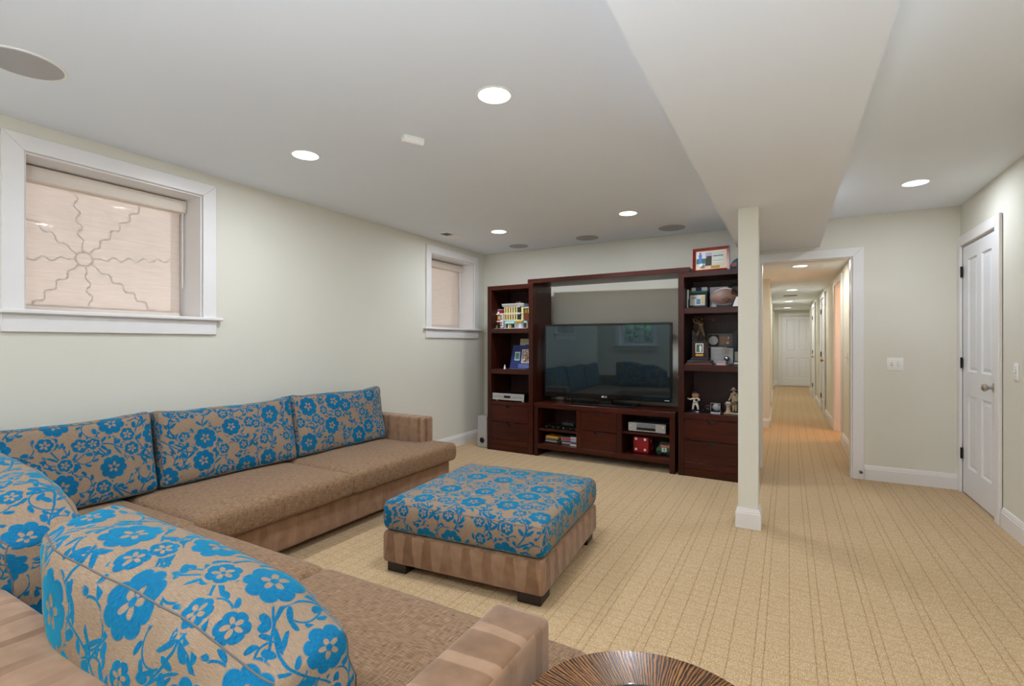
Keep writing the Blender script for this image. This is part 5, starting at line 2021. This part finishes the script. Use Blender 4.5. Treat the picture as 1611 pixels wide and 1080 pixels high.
obj('base', bxm(-0.046, 0.048, -0.02, 0.06, 0, 0.034, 0.002, 1), M_LEGWOOD, gf)
patch(gf, 'base_plate', M_PAPER, -0.036, 0.044, 0.010, 0.026, -0.0215)
obj('block', bxm(-0.035, 0.045, 0.005, 0.035, 0.034, 0.125, 0.003, 1), plain('sage_glass', (132, 136, 116), 0.2), gf)

# shelf three: ballplayer figurine, toy, ball in a cube, seated sculpture
zs = 0.5935
bp = thing('player_figurine', 'big-headed baseball player figurine in white uniform and dark cap', 'figurine', mw=at(2.316, 0.105, zs))
obj('stand', lathem([(0, 0), (0.050, 0), (0.050, 0.010), (0.044, 0.014), (0, 0.014)], 28), plain('navy_stand', (24, 26, 46), 0.4), bp, True)
obj('stand_lettering', bxm(0.004, 0.040, -0.047, -0.040, 0.004, 0.012), M_PAPER, bp)
M_UNI = plain('white_uniform', (226, 222, 214), 0.6)
M_SKIN = plain('painted_skin', (206, 146, 100), 0.5)
J = [(0.0, 0, 0.088, 0.019), (0.0, 0, 0.108, 0.018), (0.0, 0, 0.128, 0.020), (0.0, 0, 0.140, 0.010),
     (-0.014, 0, 0.078, 0.013), (-0.020, -0.004, 0.050, 0.0105), (-0.022, 0.0, 0.022, 0.0085), (-0.022, -0.018, 0.019, 0.008),
     (0.014, 0, 0.078, 0.013), (0.024, -0.004, 0.050, 0.0105), (0.026, 0.0, 0.022, 0.0085), (0.028, -0.018, 0.019, 0.008),
     (-0.020, 0, 0.130, 0.010), (-0.042, -0.006, 0.118, 0.009), (-0.058, -0.012, 0.124, 0.0075),
     (0.020, 0, 0.130, 0.010), (0.040, -0.008, 0.116, 0.009), (0.022, -0.024, 0.116, 0.0085)]
Bn = [(0, 1), (1, 2), (2, 3), (0, 4), (4, 5), (5, 6), (6, 7), (0, 8), (8, 9), (9, 10), (10, 11), (2, 12), (12, 13), (13, 14), (2, 15), (15, 16), (16, 17)]
skin_mesh('uniform', J, Bn, M_UNI, bp)
bm = nb()
ball(bm, (0.002, -0.004, 0.164), 0.031, 20, (1.0, 0.98, 1.02))
obj('head', bm, M_SKIN, bp, True)
for sx in (-1, 1):
    bm = nb()
    ball(bm, (0.002 + sx * 0.031, 0.0, 0.162), 0.007, 10, (0.6, 0.8, 1.1))
    obj('ear', bm, M_SKIN, bp, True)
    bm = nb()
    ball(bm, (0.002 + sx * 0.011, -0.0325, 0.170), 0.0035, 8, (1, 0.5, 1))
    obj('eye', bm, M_BLACKP, bp, True)
bm = nb()
ball(bm, (0.002, -0.036, 0.163), 0.005, 10)
obj('nose', bm, M_SKIN, bp, True)
obj('mouth', bxm(-0.008, 0.012, -0.0335, -0.029, 0.150, 0.153), plain('painted_lip', (150, 70, 60), 0.5), bp)
M_NAVY = plain('navy_cap', (18, 20, 38), 0.5)
bm = nb()
ball(bm, (0.002, 0.001, 0.184), 0.0315, 20, (1.0, 1.0, 0.66))
obj('cap_crown', bm, M_NAVY, bp, True)
obj('cap_brim', prismm([(0.026 * math.cos(a) + 0.004, -0.024 - 0.026 * math.sin(a)) for a in [PI * i / 10 for i in range(11)]], 2, 0.181, 0.185), M_NAVY, bp)
obj('glove', lathem([(0, 0), (0.012, 0.002), (0.013, 0.010), (0.006, 0.016), (0, 0.017)], 12, (0.016, -0.026, 0.118), 'Y'), M_BLACKP, bp, True)
bm = nb()
ball(bm, (-0.061, -0.014, 0.127), 0.0095, 12)
obj('throwing_hand', bm, M_SKIN, bp, True)
for sx in (-0.022, 0.028):
    obj('shoe', bxm(sx - 0.009, sx + 0.009, -0.028, 0.010, 0.0135, 0.026, 0.004, 1), M_BLACKP, bp)
obj('belt', lathem([(0.0185, 0.088), (0.0205, 0.089), (0.0205, 0.093), (0.0185, 0.094)], 20), M_NAVY, bp)

mc = thing('toy_motorcycle', 'dark red toy motorcycle behind the ball on the lower right shelf', 'toy', mw=at(2.415, 0.19, zs))
for x in (-0.040, 0.045):
    bm = nb()
    tube(bm, [(x + 0.019 * math.cos(2 * PI * i / 20), 0.012, 0.024 + 0.019 * math.sin(2 * PI * i / 20)) for i in range(20)], 0.005, 8, closed=True)
    obj('wheel', bm, M_BLACKP, mc, True)
obj('engine', bxm(-0.018, 0.022, 0.002, 0.022, 0.016, 0.040, 0.004, 1), plain('dark_chrome', (90, 90, 94), 0.3, metal=0.7), mc)
obj('tank', lathem([(0, -0.022), (0.010, -0.016), (0.013, 0.0), (0.010, 0.020), (0, 0.028)], 14, (0.0, 0.012, 0.052), 'X'), plain('maroon_paint', (116, 18, 30), 0.3), mc, True)
obj('seat', bxm(0.018, 0.060, 0.004, 0.020, 0.046, 0.056, 0.004, 1), M_BLACKP, mc)
bm = nb()
tube(bm, [(-0.042, 0.012, 0.026), (-0.026, 0.012, 0.066), (-0.022, 0.012, 0.072)], 0.003, 6)
obj('fork', bm, plain('dark_chrome', (90, 90, 94), 0.3, metal=0.7), mc, True)
bm = nb()
tube(bm, [(-0.016, -0.014, 0.074), (-0.022, 0.012, 0.070), (-0.016, 0.038, 0.074)], 0.0028, 6)
obj('handlebar', bm, M_BLACKP, mc, True)

bcube = thing('ball_cube', 'white baseball in a clear acrylic cube on the lower right shelf', 'ornament', mw=at(2.500, 0.075, zs, -0.06))
obj('plinth', bxm(-0.042, 0.042, 0.0, 0.084, 0.0, 0.014, 0.001, 1), plain('frosted_base', (190, 190, 196), 0.35), bcube)
obj('cup', lathem([(0, 0.014), (0.022, 0.014), (0.018, 0.021), (0, 0.021)], 20, (0, 0.042, 0)), M_ACRYL, bcube, True)
bm = nb()
ball(bm, (0, 0.042, 0.056), 0.036, 24)
obj('baseball', bm, plain('ball_hide', (222, 216, 208), 0.5), bcube, True)
for sx in (-1, 1):
    bm = nb()
    tube(bm, [(sx * (0.034 - 0.016 * math.cos(a)), 0.042 - math.sqrt(max(0, 0.0363 ** 2 - (0.034 - 0.016 * math.cos(a)) ** 2 - (0.022 * math.sin(a)) ** 2)), 0.056 + 0.022 * math.sin(a)) for a in [-1.3 + 2.6 * i / 12 for i in range(13)]], 0.0011, 5)
    obj('stitching', bm, plain('faded_stitch', (150, 110, 100), 0.6), bcube, True)
for nm, b_ in (('front_pane', (-0.042, 0.042, 0.0, 0.0015, 0.0145, 0.096)), ('back_pane', (-0.042, 0.042, 0.0825, 0.084, 0.0145, 0.096)),
               ('side_pane', (-0.042, -0.0405, 0.002, 0.082, 0.0145, 0.096)), ('side_pane', (0.0405, 0.042, 0.002, 0.082, 0.0145, 0.096)), ('top_pane', (-0.042, 0.042, 0.0, 0.084, 0.0962, 0.0975))):
    obj(nm, bxm(*b_), M_ACRYL, bcube)
for x in (-0.042, 0.040):
    obj('edge', bxm(x, x + 0.002, -0.001, 0.001, 0.0145, 0.0975), plain('bright_edge', (220, 224, 228), 0.2), bcube)
obj('edge', bxm(-0.042, 0.042, -0.001, 0.001, 0.0955, 0.0975), plain('bright_edge', (220, 224, 228), 0.2), bcube)

scp = thing('sculpture', 'beige sculpture of a figure in a hat and coat leaning on a pedestal', 'sculpture', mw=at(2.628, 0.15, zs))
M_STONE = plain('carved_beige', (182, 160, 134), 0.7, var=0.25, scale=50)
M_STONED = plain('carved_brown', (128, 98, 72), 0.7, var=0.3, scale=50)
obj('slab', bxm(-0.062, 0.062, -0.05, 0.05, 0, 0.014, 0.003, 1), M_STONE, scp)
obj('pillar', lathem([(0, 0.014), (0.030, 0.014), (0.024, 0.024), (0.019, 0.040), (0.019, 0.066), (0.026, 0.084), (0.034, 0.090), (0.034, 0.098), (0, 0.098)], 20, (-0.026, -0.012, 0)), M_STONE, scp, True)
obj('book', bxm(-0.046, -0.006, -0.034, 0.006, 0.098, 0.112, 0.002, 1), M_WHITE, scp)
J = [(0.026, 0.004, 0.118, 0.022), (0.026, 0.004, 0.150, 0.023), (0.024, 0.002, 0.180, 0.024), (0.022, -0.002, 0.200, 0.009), (0.020, -0.006, 0.214, 0.013),
     (0.016, 0.0, 0.085, 0.016), (0.016, -0.008, 0.050, 0.011), (0.014, -0.016, 0.022, 0.009), (0.036, 0.0, 0.085, 0.016), (0.038, 0.0, 0.050, 0.011), (0.038, -0.006, 0.022, 0.009),
     (0.004, -0.004, 0.184, 0.011), (-0.008, -0.014, 0.150, 0.009), (-0.024, -0.020, 0.122, 0.007), (0.044, 0.0, 0.184, 0.011), (0.056, -0.008, 0.150, 0.009), (0.050, -0.020, 0.122, 0.007)]
Bn = [(0, 1), (1, 2), (2, 3), (3, 4), (0, 5), (5, 6), (6, 7), (0, 8), (8, 9), (9, 10), (2, 11), (11, 12), (12, 13), (2, 14), (14, 15), (15, 16)]
skin_mesh('carved_figure', J, Bn, M_STONE, scp)
obj('coat', lathem([(0.032, 0.086), (0.026, 0.12), (0.022, 0.15), (0.026, 0.182), (0.016, 0.196), (0.012, 0.198)], 20, (0.026, 0.008, 0)), M_STONED, scp, True)
obj('hat', lathem([(0, 0.246), (0.012, 0.244), (0.015, 0.228), (0.030, 0.224), (0.030, 0.221), (0, 0.220)], 20, (0.020, -0.004, 0)), M_STONE, scp, True)
